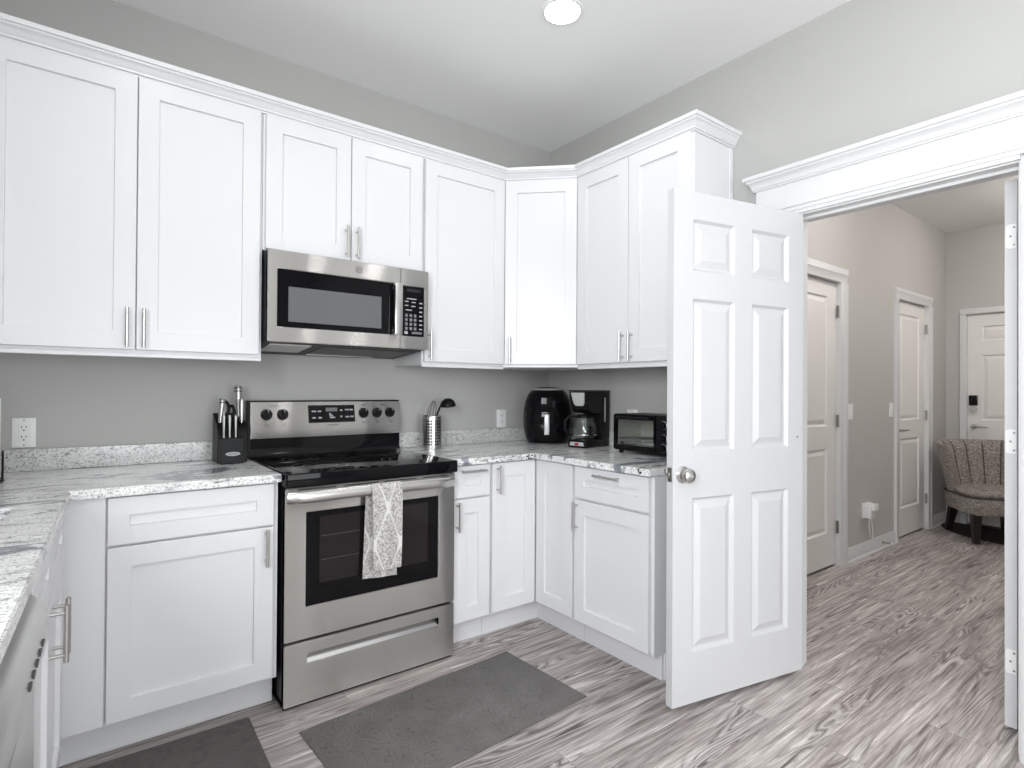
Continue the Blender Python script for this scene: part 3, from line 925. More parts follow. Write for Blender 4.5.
for (x) in (-0.304, -0.230, 0.178, 0.253, 0.327):
    z = 1.117
    bm = BM()
    y = on_bg(z)
    ax = Vector((0, -math.cos(tilt), math.sin(tilt)))
    c0 = Vector((x, y, z))
    cyl(bm, c0, c0+ax*0.006, 0.027, 0.026, 24); cyl(bm, c0+ax*0.006, c0+ax*0.024, 0.022, 0.019, 24)
    bx(bm, x-0.005, x+0.005, y-0.034, y-0.006, z-0.018, z+0.026, 0.002)
    kb = build('knob', bm, 'black', bg, label='black burner knob')
    bm = BM(); bx(bm, x-0.0015, x+0.0015, y-0.0350, y-0.0335, z+0.012, z+0.026)
    build('pointer', bm, 'mark', kb)
    bm = BM()
    for (a0, a1, b0, b1) in ((-0.008, 0.008, 0.0, 0.0015), (-0.008, 0.008, 0.0085, 0.010), (-0.008, -0.0065, 0, 0.010), (0.0065, 0.008, 0, 0.010)):
        b2 = bgbox(x+a0, x+a1, 1.063+b0, 1.063+b1, -0.0005, 0.0008)
        me_ = bpy.data.meshes.new('tmp'); b2.to_mesh(me_); b2.free(); bm.from_mesh(me_); bpy.data.meshes.remove(me_)
    build('burner_symbol', bm, 'darkmark', bg)
for (x, s_) in ((-0.267, 'SURFACE'), (0.178, 'WARM'), (0.290, 'SURFACE')):
    z = 1.1585; text('panel_lettering', s_, 0.0085, (x, on_bg(z)-0.001, z), (R(90)-tilt, 0, 0), 'darkmark', bg)
text('panel_lettering', 'FRIGIDAIRE', 0.011, (0.012, on_bg(1.060)-0.0008, 1.060), (R(90)-tilt, 0, 0), 'darkmark', bg)
# oven door
bm = BM(); grid_slab(bm, [-0.378, -0.298, 0.293, 0.378], [0.262, 0.387, 0.758, 0.856], {(1, 1)}, 'y', -0.667, -0.637, 0.003)
od = build('oven_door', bm, 'steel', r, label='stainless oven door')
bm = BM(); bx(bm, -0.2975, 0.2925, -0.664, -0.640, 0.3875, 0.7575)
ow = build('oven_window', bm, 'blackglass', od, label='black glass oven window')
bm = BM(); bx(bm, -0.245, 0.240, -0.6648, -0.6640, 0.470, 0.735)
build('viewing_pane', bm, 'pane', ow)
bm = BM()
for z in (0.560, 0.655):
    bm = BM(); bx(bm, -0.238, -0.08, -0.6654, -0.6648, z, z+0.0022)
    build('oven_rack', bm, 'darkmark', ow)
for (a, b) in ((-0.33, -0.18), (-0.15, 0.0), (0.03, 0.18), (0.21, 0.33)):
    bm = BM(); bx(bm, a, b, -0.6676, -0.666, 0.846, 0.851)
    build('vent_slot', bm, 'slot', od)
bm = BM()
pts = []
for i in range(17):
    t_ = i/16; x = -0.374+0.730*t_
    e = min(t_, 1-t_)
    y = -0.709-0.005*math.sin(math.pi*t_) if e > 0.03 else -0.690-(0.019)*(e/0.03)
    pts.append((x, y, 0.822+0.004*math.sin(math.pi*t_)))
tube(bm, pts, 0.011, 14, ry=0.023)
bx(bm, -0.372, -0.350, -0.700, -0.666, 0.812, 0.834, 0.003); bx(bm, 0.332, 0.354, -0.700, -0.666, 0.812, 0.834, 0.003)
build('oven_handle', bm, 'steelhandle', od, label='wide satin steel oven handle')
# storage drawer
bm = BM(); grid_slab(bm, [-0.378, -0.290, 0.298, 0.378], [0.012, 0.166, 0.202, 0.250], {(1, 1)}, 'y', -0.667, -0.637, 0.003)
sd = build('storage_drawer', bm, 'steel', r, label='stainless storage drawer')
bm = BM(); prism(bm, [(-0.636, 0.203), (-0.6365, 0.196), (-0.664, 0.1665), (-0.636, 0.1655)], 'x', -0.2898, 0.2978)
build('grip_recess', bm, 'chrome', sd, label='bright recessed grip')

# towel over the oven handle
r = None
bm = BM()
def towel():
    nU, prof = 14, []
    # (y, z, xl, xr): back flap bottom -> over the bar -> front flap bottom
    for i in range(12):
        t_ = i/11; prof.append((-0.690+0.0*t_, 0.458+(0.815-0.458)*t_, -0.090+0.012*t_, 0.062))
    for i in range(9):
        a = math.pi*i/8
        prof.append((-0.7115+0.0215*math.cos(a), 0.826+0.026*math.sin(a), -0.078+0.012*i/8, 0.064))
    for i in range(13):
        t_ = i/12; prof.append((-0.733-0.006*math.sin(3*t_), 0.815-(0.815-0.492)*t_, -0.066+0.006*t_, 0.066-0.004*t_))
    G = []
    for (y, z, xl, xr) in prof:
        row = []
        for k in range(nU+1):
            u = k/nU
            fold = 0.0035*math.sin(u*9.0+0.6)*(1 if z < 0.82 else 0.3)
            row.append((xl+(xr-xl)*u, y+fold, z - (0.010*u if z < 0.47 or (z < 0.5 and y < -0.74) else 0)))
        G.append(row)
    return G
G = towel()
V = [[bm.verts.new(p) for p in row] for row in G]
for i in range(len(V)-1):
    for k in range(len(V[0])-1):
        bm.faces.new((V[i][k], V[i][k+1], V[i+1][k+1], V[i+1][k]))
bmesh.ops.recalc_face_normals(bm, faces=bm.faces[:])
bmesh.ops.solidify(bm, geom=bm.faces[:], thickness=0.004)
# folded-under edge on the left of the front flap
tw = build('kitchen_towel', bm, 'towel', loc=(RX+0.014, 0, 0))
tag(tw, 'grey and white damask kitchen towel hanging over the oven door handle', 'towel')

# ------------------------------------------------------------------ microwave
MX = -1.5305
r = thing('microwave', 'stainless over-the-range microwave with black glass door', 'microwave', (MX, 0, 1.435))
bm = BM(); prism(bm, [(-0.372, 0.010), (-0.012, -0.022), (-0.012, 0.398), (-0.372, 0.398)], 'x', -0.379, 0.379)
build('housing', bm, 'black', r)
bm = BM(); grid_slab(bm, [-0.381, -0.342, 0.196, 0.2275], [0.008, 0.072, 0.322, 0.400], {(1, 1)}, 'y', -0.402, -0.373, 0.003)
md = build('door', bm, 'steel', r, label='stainless microwave door')
bm = BM(); bx(bm, -0.3415, 0.1955, -0.400, -0.376, 0.0725, 0.3215)
mw = build('window', bm, 'blackglass', md, label='black glass window')
bm = BM(); bx(bm, -0.296, 0.130, -0.4008, -0.400, 0.097, 0.248, 0.0003)
build('mesh_screen', bm, 'screen', mw, label='grey viewing screen')
bm = BM(); bx(bm, 0.184, 0.222, -0.440, -0.424, 0.071, 0.318, 0.004, 2)
bx(bm, 0.190, 0.216, -0.426, -0.400, 0.078, 0.100); bx(bm, 0.190, 0.216, -0.426, -0.400, 0.289, 0.311)
build('handle', bm, 'steelhandle', md, label='flat vertical steel handle')
bm = BM(); grid_slab(bm, [0.2295, 0.240, 0.357, 0.381], [0.008, 0.070, 0.317, 0.400], {(1, 1)}, 'y', -0.402, -0.373, 0.003)
mp_ = build('control_frame', bm, 'steel', r)
bm = BM(); bx(bm, 0.2405, 0.3565, -0.401, -0.376, 0.0705, 0.3165)
pn = build('control_panel', bm, 'blackgloss', r, label='black control panel with keypad')
bm = BM(); bx(bm, 0.262, 0.335, -0.4018, -0.401, 0.288, 0.303)
build('display', bm, 'display', pn)
for row in range(4):
    for cc in range(3):
        x = 0.2605+cc*0.0235; z = 0.172-row*0.0215
        s_ = ['123', '456', '789', '*0#'][row][cc]
        bm = BM(); bx(bm, x-0.007, x+0.007, -0.4016, -0.401, z-0.0075, z+0.0075)
        bt = build('key', bm, 'greymark', pn)
        text('digit', s_, 0.010, (x, -0.4018, z), FRONT, 'mark', bt)
bm = BM()
for (x, z, ww) in ((0.262, 0.252, 0.052), (0.252, 0.238, 0.020), (0.288, 0.236, 0.022), (0.252, 0.218, 0.018), (0.286, 0.216, 0.022), (0.256, 0.196, 0.034)):
    bx(bm, x, x+ww, -0.4016, -0.401, z, z+0.005)
for i in range(7): bx(bm, 0.330, 0.346, -0.4016, -0.401, 0.233-i*0.0215, 0.239-i*0.0215)
build('legend', bm, 'mark', pn)
bm = BM(); bx(bm, 0.250, 0.268, -0.4018, -0.401, 0.080, 0.094); build('start_key', bm, 'mark', pn)
bm = BM(); bx(bm, 0.290, 0.345, -0.4014, -0.401, 0.082, 0.093); build('power_key', bm, 'greymark', pn)
# round badge with monogram
bm = BM()
cx_, cz_ = 0.018, 0.362
for ra, rb in ((0.0155, 0.0142), (0.0118, 0.0112)):
    A = [bm.verts.new((cx_+ra*math.cos(2*math.pi*i/40), -0.4032, cz_+ra*math.sin(2*math.pi*i/40))) for i in range(40)]
    B = [bm.verts.new((cx_+rb*math.cos(2*math.pi*i/40), -0.4032, cz_+rb*math.sin(2*math.pi*i/40))) for i in range(40)]
    for i in range(40): bm.faces.new((A[i], A[(i+1) % 40], B[(i+1) % 40], B[i]))
bd = build('badge', bm, 'darkmark', md, label='round monogram badge')
text('monogram', 'GE', 0.011, (cx_, -0.4032, cz_), FRONT, 'darkmark', bd)
def under(x0, x1, y0, y1, d0, d1, bev=0):
    """flat piece lying on the sloping underside"""
    bm = BM(); bx(bm, x0, x1, y0, y1, -d1, -d0, bev)
    for v in bm.verts: v.co.z += 0.010-(v.co.y+0.372)*0.032/0.36
    return bm
ug = build('underside', under(-0.372, 0.372, -0.366, -0.02, 0.0, 0.003), 'black', r)
build('lamp_cover', under(-0.352, -0.175, -0.330, -0.120, 0.003, 0.006), 'lens', ug, label='frosted cooktop lamp cover')
build('grease_filter', under(-0.12, 0.34, -0.30, -0.07, 0.003, 0.006), 'darkmetal', ug)
build('filter_rim', under(-0.12, 0.22, -0.085, -0.068, 0.006, 0.008), 'nickel', ug)

# ------------------------------------------------------------------ things on the left counter
r = thing('knife_block', 'black knife block with an oval badge on the counter left of the range', 'knife block', (-2.008, -0.19, CT+0.0008))
bm = BM(); prism(bm, [(0.13, 0), (-0.0, 0), (-0.0, 0.118), (0.03, 0.17), (0.13, 0.215)], 'x', -0.050, 0.068)
build('back_tier', bm, 'black', r)
bm = BM(); prism(bm, [(-0.001, 0), (-0.045, 0), (-0.038, 0.112), (-0.001, 0.112)], 'x', -0.048, 0.046, 0.002)
ft = build('front_tier', bm, 'black', r)
bm = BM()
n = 32
A = [bm.verts.new((0.002+0.029*math.cos(2*math.pi*i/n), -0.0447-0.0, 0.043+0.0085*math.sin(2*math.pi*i/n))) for i in range(n)]
B = [bm.verts.new((0.002+0.029*math.cos(2*math.pi*i/n), -0.0400-0.0, 0.043+0.0085*math.sin(2*math.pi*i/n))) for i in range(n)]
bm.faces.new(A[::-1]); bm.faces.new(B)
for i in range(n): bm.faces.new((A[i], A[(i+1) % n], B[(i+1) % n], B[i]))
bd = build('badge', bm, 'mark', ft, label='silver oval badge')
bm = BM(); bx(bm, -0.016, 0.020, -0.0453, -0.0445, 0.041, 0.045)
build('badge_lettering', bm, 'greymark', bd)
KB = Vector((-2.008, -0.19, CT))
def knife(kind, p, L, rr, lean, label, flat=1.0, band=True):
    """handle standing out of the block; p = where it enters, relative to the block"""
    o = thing(kind, label, 'knife' if kind != 'kitchen_scissors' else 'scissors', KB+Vector(p), 0, 'knives in the black block')
    d = Vector(lean).normalized()
    bm = BM()
    q_ = [0.72, 0.80, 0.95, 1.05, 1.10, 1.0, 0.7]
    tube(bm, [d*0.002]+[d*(L*f_) for f_ in (0.2, 0.5, 0.75, 0.9, 0.97, 1.0)], [rr*f_ for f_ in q_], 14, ry=[rr*f_*0.75 for f_ in q_])
    h = build('handle', bm, 'satin', o, label='satin steel handle')
    if band:
        bm = BM()
        for q in (0.80, 0.90):
            tube(bm, [d*(L*q), d*(L*q+0.004)], rr*1.13, 14, ry=rr*0.87)
        build('band', bm, 'black', o, label='black band')
    bm = BM(); bx(bm, -0.0008, 0.0008, -0.005, 0.005, -0.06, 0.003); build('blade', bm, 'blade', o)
    return o
for i, x in enumerate((-0.030, -0.007, 0.017)):
    knife('steak_knife', (x, -0.018, 0.112), 0.100, 0.0075, (0, 0.02, 1), ('left of the three slim steel steak knives in front of the knife block', 'middle of the three slim steel steak knives in front of the knife block', 'right of the three slim steel steak knives in front of the knife block')[i], band=False)
knife('paring_knife', (-0.036, 0.035, 0.174), 0.112, 0.0145, (0.10, 0.10, 1), 'steel handled knife at the left of the block, beside the scissors')
knife('bread_knife', (-0.022, 0.045, 0.179), 0.085, 0.010, (0.05, 0.10, 1), 'short steel handle just left of the black scissors in the block', band=False)
knife('chef_knife', (0.051, 0.04, 0.176), 0.105, 0.016, (0.02, 0.10, 1), 'front steel handled knife at the right of the block', band=False)
knife('carving_knife', (0.048, 0.085, 0.197), 0.145, 0.019, (0.0, 0.12, 1), 'tallest steel handled knife with black bands at the back right of the block')
o = thing('kitchen_scissors', 'black handled kitchen scissors standing in the knife block', 'scissors', KB+Vector((0.005, 0.060, 0.186)), 0, None)
bm = BM()
for s_, zz, rx in ((-1, 0.052, 0.016), (1, 0.036, 0.015)):
    pts = [(s_*0.012+rx*0.8*math.sin(a)-0.004, 0.01*math.cos(a)*0.2, zz+rx*1.9*math.cos(a)) for a in [2*math.pi*i/20 for i in range(21)]]
    tube(bm, pts, 0.007, 8, cap=False)
tube(bm, [(-0.012, 0, 0.022), (0, 0, 0.0)], 0.007, 8); tube(bm, [(0.012, 0, 0.010), (0, 0, 0.0)], 0.007, 8)
build('handle', bm, 'black', o)
bm = BM(); bx(bm, -0.007, 0.007, -0.001, 0.001, 0.001, 0.012); build('blade', bm, 'blade', o)

# paper towel roll on its stand at the left edge of the frame
px_, py_ = -2.817, -0.290
r = thing('paper_towel_holder', 'black wire paper towel stand at the left end of the counter', 'paper towel holder', (px_, py_, CT+0.0008))
bm = BM(); lathe(bm, [(0.080, 0.0), (0.082, 0.004), (0.078, 0.010), (0.0, 0.012)], 40)
build('base', bm, 'black', r)
bm = BM(); cyl(bm, (0, 0, 0.01), (0, 0, 0.325), 0.006, seg=12); lathe(bm, [(0.0, 0.325), (0.012, 0.33), (0.012, 0.345), (0.0, 0.35)], 16)
build('post', bm, 'black', r)
bm = BM(); tube(bm, [(0.076, -0.01, 0.008), (0.076, -0.01, 0.10), (0.0755, -0.006, 0.105), (0.0755, 0.006, 0.105), (0.076, 0.01, 0.10), (0.076, 0.01, 0.008)], 0.0025, 8)
build('tension_arm', bm, 'black', r)
bm = BM(); lathe(bm, [(0.020, 0.014), (0.068, 0.014), (0.070, 0.018), (0.070, 0.286), (0.068, 0.290), (0.020, 0.290), (0.020, 0.014)], 48)
tag(build('paper_towel_roll', bm, 'paper', loc=(px_, py_, CT)), 'white paper towel roll on the black stand at the left edge', 'paper towels')

# ------------------------------------------------------------------ things on the right counter
# perforated utensil holder
ux, uy = -0.966, -0.112
r = thing('utensil_holder', 'perforated stainless utensil cylinder on the counter right of the range', 'utensil holder', (ux, uy, CT+0.0008))
bm = BM()
seg, rows_, R0, z0, z1 = 28, 9, 0.055, 0.014, 0.160
def P_(k, z): return (R0*math.cos(2*math.pi*k/seg), R0*math.sin(2*math.pi*k/seg), z)
cell = (z1-z0)/rows_
def vv(p): return bm.verts.new(p)
for k in range(seg):
    for j in range(rows_):
        a, b = z0+j*cell, z0+(j+1)*cell
        o4 = [P_(k, a), P_(k+1, a), P_(k+1, b), P_(k, b)]
        if k % 4 == 3:
            bm.faces.new([vv(p) for p in o4])
        else:
            c4 = [P_(k+0.17, a+cell*0.22), P_(k+0.83, a+cell*0.22), P_(k+0.83, a+cell*0.78), P_(k+0.17, a+cell*0.78)]
            for q in range(4): bm.faces.new([vv(p) for p in (o4[q], o4[(q+1) % 4], c4[(q+1) % 4], c4[q])])
    for (a, b) in ((0.0, z0), (z1, 0.180)):
        bm.faces.new([vv(p) for p in (P_(k, a), P_(k+1, a), P_(k+1, b), P_(k, b))])
bm.faces.new([vv(P_(k, 0.0)) for k in range(seg)])
bmesh.ops.remove_doubles(bm, verts=bm.verts[:], dist=1e-5)
build('perforated_body', bm, 'steelhandle', r)
bm = BM(); pts = [(R0*math.cos(2*math.pi*i/40), R0*math.sin(2*math.pi*i/40), 0.180) for i in range(41)]
tube(bm, pts, 0.0018, 8, cap=False)
build('rim', bm, 'chrome', r)
bm = BM(); lathe(bm, [(0.051, 0.004), (0.051, 0.176)], 36)  # black capped cylinder paints the shade inside, behind the holes
build('dark_inside', bm, 'black', r)
o = thing('ladle', 'black ladle leaning out of the perforated utensil cylinder', 'ladle', (ux, uy, CT+0.01), 0)
bm = BM()
tube(bm, [(-0.02, 0.0, 0.01), (0.03, 0.0, 0.17), (0.048, -0.004, 0.215), (0.058, -0.006, 0.232)], [0.004, 0.0045, 0.0045, 0.005], 10, ry=[0.006]*4)
build('handle', bm, 'black', o)
bm = BM()
lathe(bm, [(0.0, 0.046), (0.018, 0.043), (0.034, 0.032), (0.043, 0.016), (0.046, 0.0), (0.044, 0.0), (0.040, 0.014), (0.032, 0.028), (0.017, 0.039), (0.0, 0.042)], 28)
lb = build('bowl', bm, 'black', o, loc=(0.098, -0.012, 0.224)); lb.rotation_euler = (R(6), R(-8), 0)
o = thing('whisk', 'wire whisk standing in the perforated utensil cylinder beside the ladle', 'whisk', (ux, uy, CT+0.01), 0)
bm = BM(); tube(bm, [(0.02, 0.02, 0.01), (-0.005, 0.01, 0.14)], 0.006, 10); build('handle', bm, 'satin', o)
bm = BM()
for i in range(4):
    a = math.pi*i/4
    pts = []
    for q in range(17):
        t_ = math.pi*q/16
        rad = 0.026*math.cos(t_); h_ = 0.115*math.sin(t_)**0.7
        c_ = Vector((-0.005+0.020*(h_/0.115), 0.01-0.004*(h_/0.115), 0.14+h_))
        pts.append(c_+Vector((math.cos(a)*rad, math.sin(a)*rad, 0)))
    tube(bm, pts, 0.0011, 6)
build('wire_loops', bm, 'darkmetal', o)

# air fryer
r = thing('air_fryer', 'rounded glossy black air fryer in the counter corner', 'air fryer', (-0.192, -0.212, CT+0.0008), -42)
r.scale = (1.075, 1.075, 1.125)
prof = [(0.095, 0.0), (0.118, 0.004), (0.132, 0.03), (0.1415, 0.08), (0.1445, 0.13), (0.142, 0.18), (0.133, 0.23), (0.118, 0.265), (0.100, 0.288), (0.085, 0.293)]
bm = BM(); lathe(bm, prof+[(0.0, 0.294)], 56, power=2.5)
build('body', bm, 'blackgloss', r)
bm = BM(); lathe(bm, [(0.090, 0.291), (0.094, 0.295), (0.090, 0.299), (0.074, 0.302), (0.070, 0.299)], 48, power=2.5)
build('top_rim', bm, 'silverplastic', r, label='silver ring round the top')
bm = BM(); lathe(bm, [(0.073, 0.294), (0.068, 0.304), (0.040, 0.309), (0.0, 0.310)], 40, power=2.5)
build('lid', bm, 'black', r)
bm = BM()
for k in range(0, 1): pass
# basket front seam and handle on the local -y side
tube(bm, [(0.1435*math.sin(a)*1.0, -0.1450*math.cos(a)**0.8, 0.165) for a in [R(-62+124*i/24) for i in range(25)]], 0.0022, 6)
build('basket_seam', bm, 'black', r)
bm = BM(); bx(bm, -0.0145, 0.0145, -0.178, -0.160, 0.052, 0.162, 0.006, 3)
bk = build('basket_handle', bm, 'silverplastic', r, label='pale grey basket handle')
bm = BM(); bx(bm, -0.010, 0.010, -0.162, -0.140, 0.140, 0.160, 0.002); bx(bm, -0.010, 0.010, -0.162, -0.138, 0.060, 0.075, 0.002)
build('handle_mount', bm, 'black', bk)
bm = BM(); bx(bm, -0.045, 0.030, -0.1475, -0.135, 0.172, 0.255, 0.006, 2)
build('control_face', bm, 'blackglass', r)

# coffee maker
r = thing('coffee_maker', 'black drip coffee maker beside the air fryer', 'coffee maker', (-0.162, -0.555, CT+0.0008), -78)
r.scale = (0.93, 1.08, 0.955)
# local: front -y (towards the room), x to the right when looking at it
bm = BM(); bx(bm, -0.070, 0.070, -0.120, 0.110, 0.0, 0.045, 0.010, 3)
bs = build('base', bm, 'black', r)
bm = BM()
pts = [(0.052*math.cos(a), -0.055-0.068*max(0, -math.sin(a))-0.0, 0.024) for a in [R(0)]]
prism(bm, [(-0.052, 0.012), (0.052, 0.012), (0.046, 0.034), (-0.046, 0.034)], 'y', -0.1225, -0.119)
sp = build('switch_plate', bm, 'silverplastic', bs, label='silver switch plate')
bm = BM(); bx(bm, -0.014, 0.014, -0.126, -0.122, 0.015, 0.029, 0.002)
build('power_switch', bm, 'red', sp, label='red power switch')
bm = BM(); lathe(bm, [(0.058, 0.045), (0.058, 0.050), (0.052, 0.051), (0.0, 0.051)], 36, c=(0, -0.045, 0))
build('hot_plate', bm, 'darkmetal', bs)
bm = BM(); bx(bm, -0.070, 0.070, 0.030, 0.110, 0.040, 0.330, 0.008, 2)
tk = build('water_tank', bm, 'black', r)
bm = BM(); bx(bm, 0.0701, 0.0715, 0.055, 0.066, 0.150, 0.300, 0.0004)
build('water_gauge', bm, 'silverplastic', tk, label='narrow clear water gauge')
bm = BM(); prism(bm, [(0.112, 0.336), (-0.112, 0.336), (-0.106, 0.300), (-0.090, 0.232), (-0.060, 0.205), (0.020, 0.205), (0.032, 0.232), (0.112, 0.232)], 'x', -0.068, 0.068, 0.004)
hd = build('brew_head', bm, 'black', r)
bm = BM(); prism(bm, [(-0.050, 0.330), (0.050, 0.330), (0.040, 0.268), (0.028, 0.250), (-0.028, 0.250), (-0.040, 0.268)], 'y', -0.119, -0.100, 0.002)
for v in bm.verts: v.co.y += (0.330-v.co.z)*0.22
build('filter_basket_face', bm, 'silverplastic', hd, label='silver filter basket front')
bm = BM(); bx(bm, -0.070, 0.070, -0.114, 0.114, 0.337, 0.345, 0.003, 2)
build('lid', bm, 'black', r)
cf = thing('coffee_carafe', 'clear glass carafe with black handle inside the coffee maker', 'carafe', (-0.162-0.052*0.978, -0.555-0.052*0.208, CT+0.0500), -78)
cf.scale = (1.10, 1.10, 1.02)
pr_ = [(0.050, 0.0), (0.058, 0.006), (0.064, 0.030), (0.066, 0.055), (0.061, 0.085), (0.050, 0.110), (0.044, 0.122)]
bm = BM(); lathe(bm, [(0.0, 0.001)]+pr_+[(0.042, 0.122), (0.048, 0.109), (0.059, 0.084), (0.064, 0.055), (0.062, 0.030), (0.056, 0.008), (0.0, 0.004)], 40)
build('glass_body', bm, 'thinglass', cf)
bm = BM(); lathe(bm, [(0.0447, 0.116), (0.0465, 0.118), (0.0465, 0.128), (0.040, 0.136), (0.0, 0.139)], 36)
build('lid', bm, 'black', cf)
bm = BM(); lathe(bm, [(0.0662, 0.020), (0.0665, 0.022), (0.0662, 0.027)], 40); build('band', bm, 'chrome', cf, label='bright band round the carafe')
bm = BM(); tube(bm, [(-0.030, -0.035, 0.126), (-0.055, -0.062, 0.124), (-0.068, -0.078, 0.100), (-0.068, -0.080, 0.055), (-0.058, -0.068, 0.022), (-0.046, -0.050, 0.020)], 0.006, 10, ry=0.008)
build('handle', bm, 'black', cf)

# toaster oven
r = thing('toaster_oven', 'black toaster oven with glass door on the right counter', 'toaster oven', (-0.150, -1.060, CT+0.0008), -90)
# local x -0.205..0.205 , front y=-0.125
bm = BM(); shw = (-0.205, 0.205)
bx(bm, -0.205, 0.205, 0.090, 0.098, 0.016, 0.206)
bx(bm, -0.205, 0.205, -0.120, 0.090, 0.198, 0.206); bx(bm, -0.205, 0.205, -0.120, 0.090, 0.016, 0.030)
bx(bm, -0.205, -0.198, -0.120, 0.090, 0.030, 0.198); bx(bm, 0.080, 0.205, -0.120, 0.090, 0.030, 0.198)
build('housing', bm, 'black', r)
bm = BM(); bx(bm, -0.1975, 0.0795, 0.082, 0.0895, 0.031, 0.197); bx(bm, -0.1975, -0.194, -0.11, 0.082, 0.031, 0.197); bx(bm, 0.076, 0.0795, -0.11, 0.082, 0.031, 0.197); bx(bm, -0.194, 0.076, -0.11, 0.082, 0.031, 0.034)
build('oven_liner', bm, 'toaster_in', r)
bm = BM()
for i in range(12):
    x = -0.185+i*0.0225; cyl(bm, (x, -0.105, 0.078), (x, 0.08, 0.078), 0.0016, seg=6)
for y in (-0.10, -0.03, 0.04, 0.078): cyl(bm, (-0.192, y, 0.0765), (0.074, y, 0.0765), 0.002, seg=6)
build('wire_rack', bm, 'chrome', r)
bm = BM(); bx(bm, -0.185, 0.065, -0.098, 0.07, 0.044, 0.048); bx(bm, -0.185, 0.065, -0.100, -0.097, 0.044, 0.060)
build('crumb_tray', bm, 'chrome', r)
bm = BM()
for y, z in ((-0.06, 0.180), (0.04, 0.180)): cyl(bm, (-0.19, y, z), (0.072, y, z), 0.004, seg=8)
build('heating_element', bm, 'lens', r)
bm = BM(); grid_slab(bm, [-0.203, -0.180, 0.062, 0.078], [0.022, 0.046, 0.178, 0.202], {(1, 1)}, 'y', -0.134, -0.121, 0.002)
td = build('door', bm, 'blackgloss', r)
bm = BM(); bx(bm, -0.1795, 0.0615, -0.129, -0.126, 0.0465, 0.1775)
build('door_glass', bm, 'thinglass', td)
bm = BM(); cyl(bm, (-0.165, -0.152, 0.190), (0.045, -0.152, 0.190), 0.006, seg=12)
for x in (-0.150, 0.030): cyl(bm, (x, -0.152, 0.190), (x, -0.133, 0.190), 0.005, seg=8)
build('door_handle', bm, 'black', td)
bm = BM(); bx(bm, 0.0795, 0.204, -0.134, -0.121, 0.022, 0.202, 0.002)
cp_ = build('control_panel', bm, 'black', r)
for z in (0.160, 0.095, 0.048):
    bm = BM(); cyl(bm, (0.125, -0.134, z), (0.125, -0.152, z), 0.019, 0.017, 20); bx(bm, 0.122, 0.128, -0.158, -0.150, z-0.017, z+0.017, 0.001)
    kk = build('knob', bm, 'black', cp_)
    bm = BM(); tube(bm, [(0.125+0.0195*math.cos(2*math.pi*i/24), -0.1345, z+0.0195*math.sin(2*math.pi*i/24)) for i in range(25)], 0.001, 6, cap=False)
    build('dial_ring', bm, 'nickel', kk)
for x in (-0.18, 0.18):
    for y in (-0.095, 0.07):
        bm = BM(); cyl(bm, (x, y, 0), (x, y, 0.018), 0.012, 0.014, 14); build('foot', bm, 'black', r)

# ------------------------------------------------------------------ outlets and switches
def outlet(loc, rz, label, decor=False, cat='outlet', name='wall_outlet', w_=0.072, h_=0.115):
    o = thing(name, label, cat, loc, rz)
    bm = BM(); bx(bm, -w_/2, w_/2, -0.0065, 0.0, -h_/2, h_/2, 0.002, 2)
    p = build('cover_plate', bm, 'white', o)
    if name == 'light_switch':
        bm = BM(); prism(bm, [(-0.0065, -0.033), (-0.0095, -0.031), (-0.0072, 0.031), (-0.0065, 0.033)], 'x', -0.016, 0.016)
        build('rocker', bm, 'white', o)
    else:
        bm = BM(); bx(bm, -0.0165, 0.0165, -0.0085, -0.0064, -0.034, 0.034, 0.001)
        f = build('receptacle', bm, 'white', o)
        bm = BM()
        for dz in (-0.0185, 0.0185):
            for dx in (-0.0065, 0.0065): bx(bm, dx-0.0012, dx+0.0012, -0.0090, -0.0083, dz-0.001, dz+0.008)
            cyl(bm, (0, -0.0083, dz-0.009), (0, -0.0090, dz-0.009), 0.0028, seg=10)
        build('socket_slots', bm, 'slot', f)
    bm = BM()
    for dz in ((-0.048, 0.048) if decor else (0.048,)): cyl(bm, (0, -0.0064, dz), (0, -0.0072, dz), 0.0032, seg=10)
    build('screw', bm, 'hinge', o)
    return o
o = outlet((-2.705, 0, 1.064), 0, 'white wall outlet at far left above the backsplash beside the paper towels', True)
o = outlet((-0.403, 0, 1.060), 0, 'white wall outlet between the utensil cylinder and the air fryer')
o = outlet((0, -0.745, 1.076), -90, 'white wall outlet showing just above the toaster oven')
outlet((1.93, HY, 1.10), 0, 'white light switch beside the near hall door', name='light_switch', cat='switch')
outlet((2.70, HY, 1.10), 0, 'white light switch beside the far hall door', name='light_switch', cat='switch')
o = outlet((2.20, HY, 0.345), 0, 'white wall outlet low on the hall wall, mostly covered by adapters', w_=0.125)
o = thing('power_adapter', 'white plug-in adapters with a dangling cord on the low hall outlet', 'adapter', (2.18, HY-0.0085, 0.35))
bm = BM(); bx(bm, -0.045, 0.035, -0.055, 0, -0.055, 0.045, 0.006, 2); bx(bm, -0.03, 0.05, -0.075, -0.055, 0.005, 0.055, 0.006, 2)
ad = build('adapter_body', bm, 'white', o)
bm = BM(); bx(bm, 0.037, 0.075, -0.035, 0, -0.03, 0.05, 0.004, 2); build('plug', bm, 'white', o)
bm = BM(); tube(bm, [(0.0, -0.03, -0.054), (-0.01, -0.03, -0.11), (0.02, -0.028, -0.19), (0.065, -0.026, -0.222), (0.075, -0.026, -0.19), (0.055, -0.026, -0.10), (0.055, -0.02, -0.031)], 0.0028, 8)
build('cord', bm, 'white', o)
o = thing('door_stop', 'small spring door stop on the hall baseboard', 'door stop', (2.50, HY-0.0145, 0.055))
bm = BM(); cyl(bm, (0, 0, 0), (0, -0.006, 0), 0.011, seg=14)
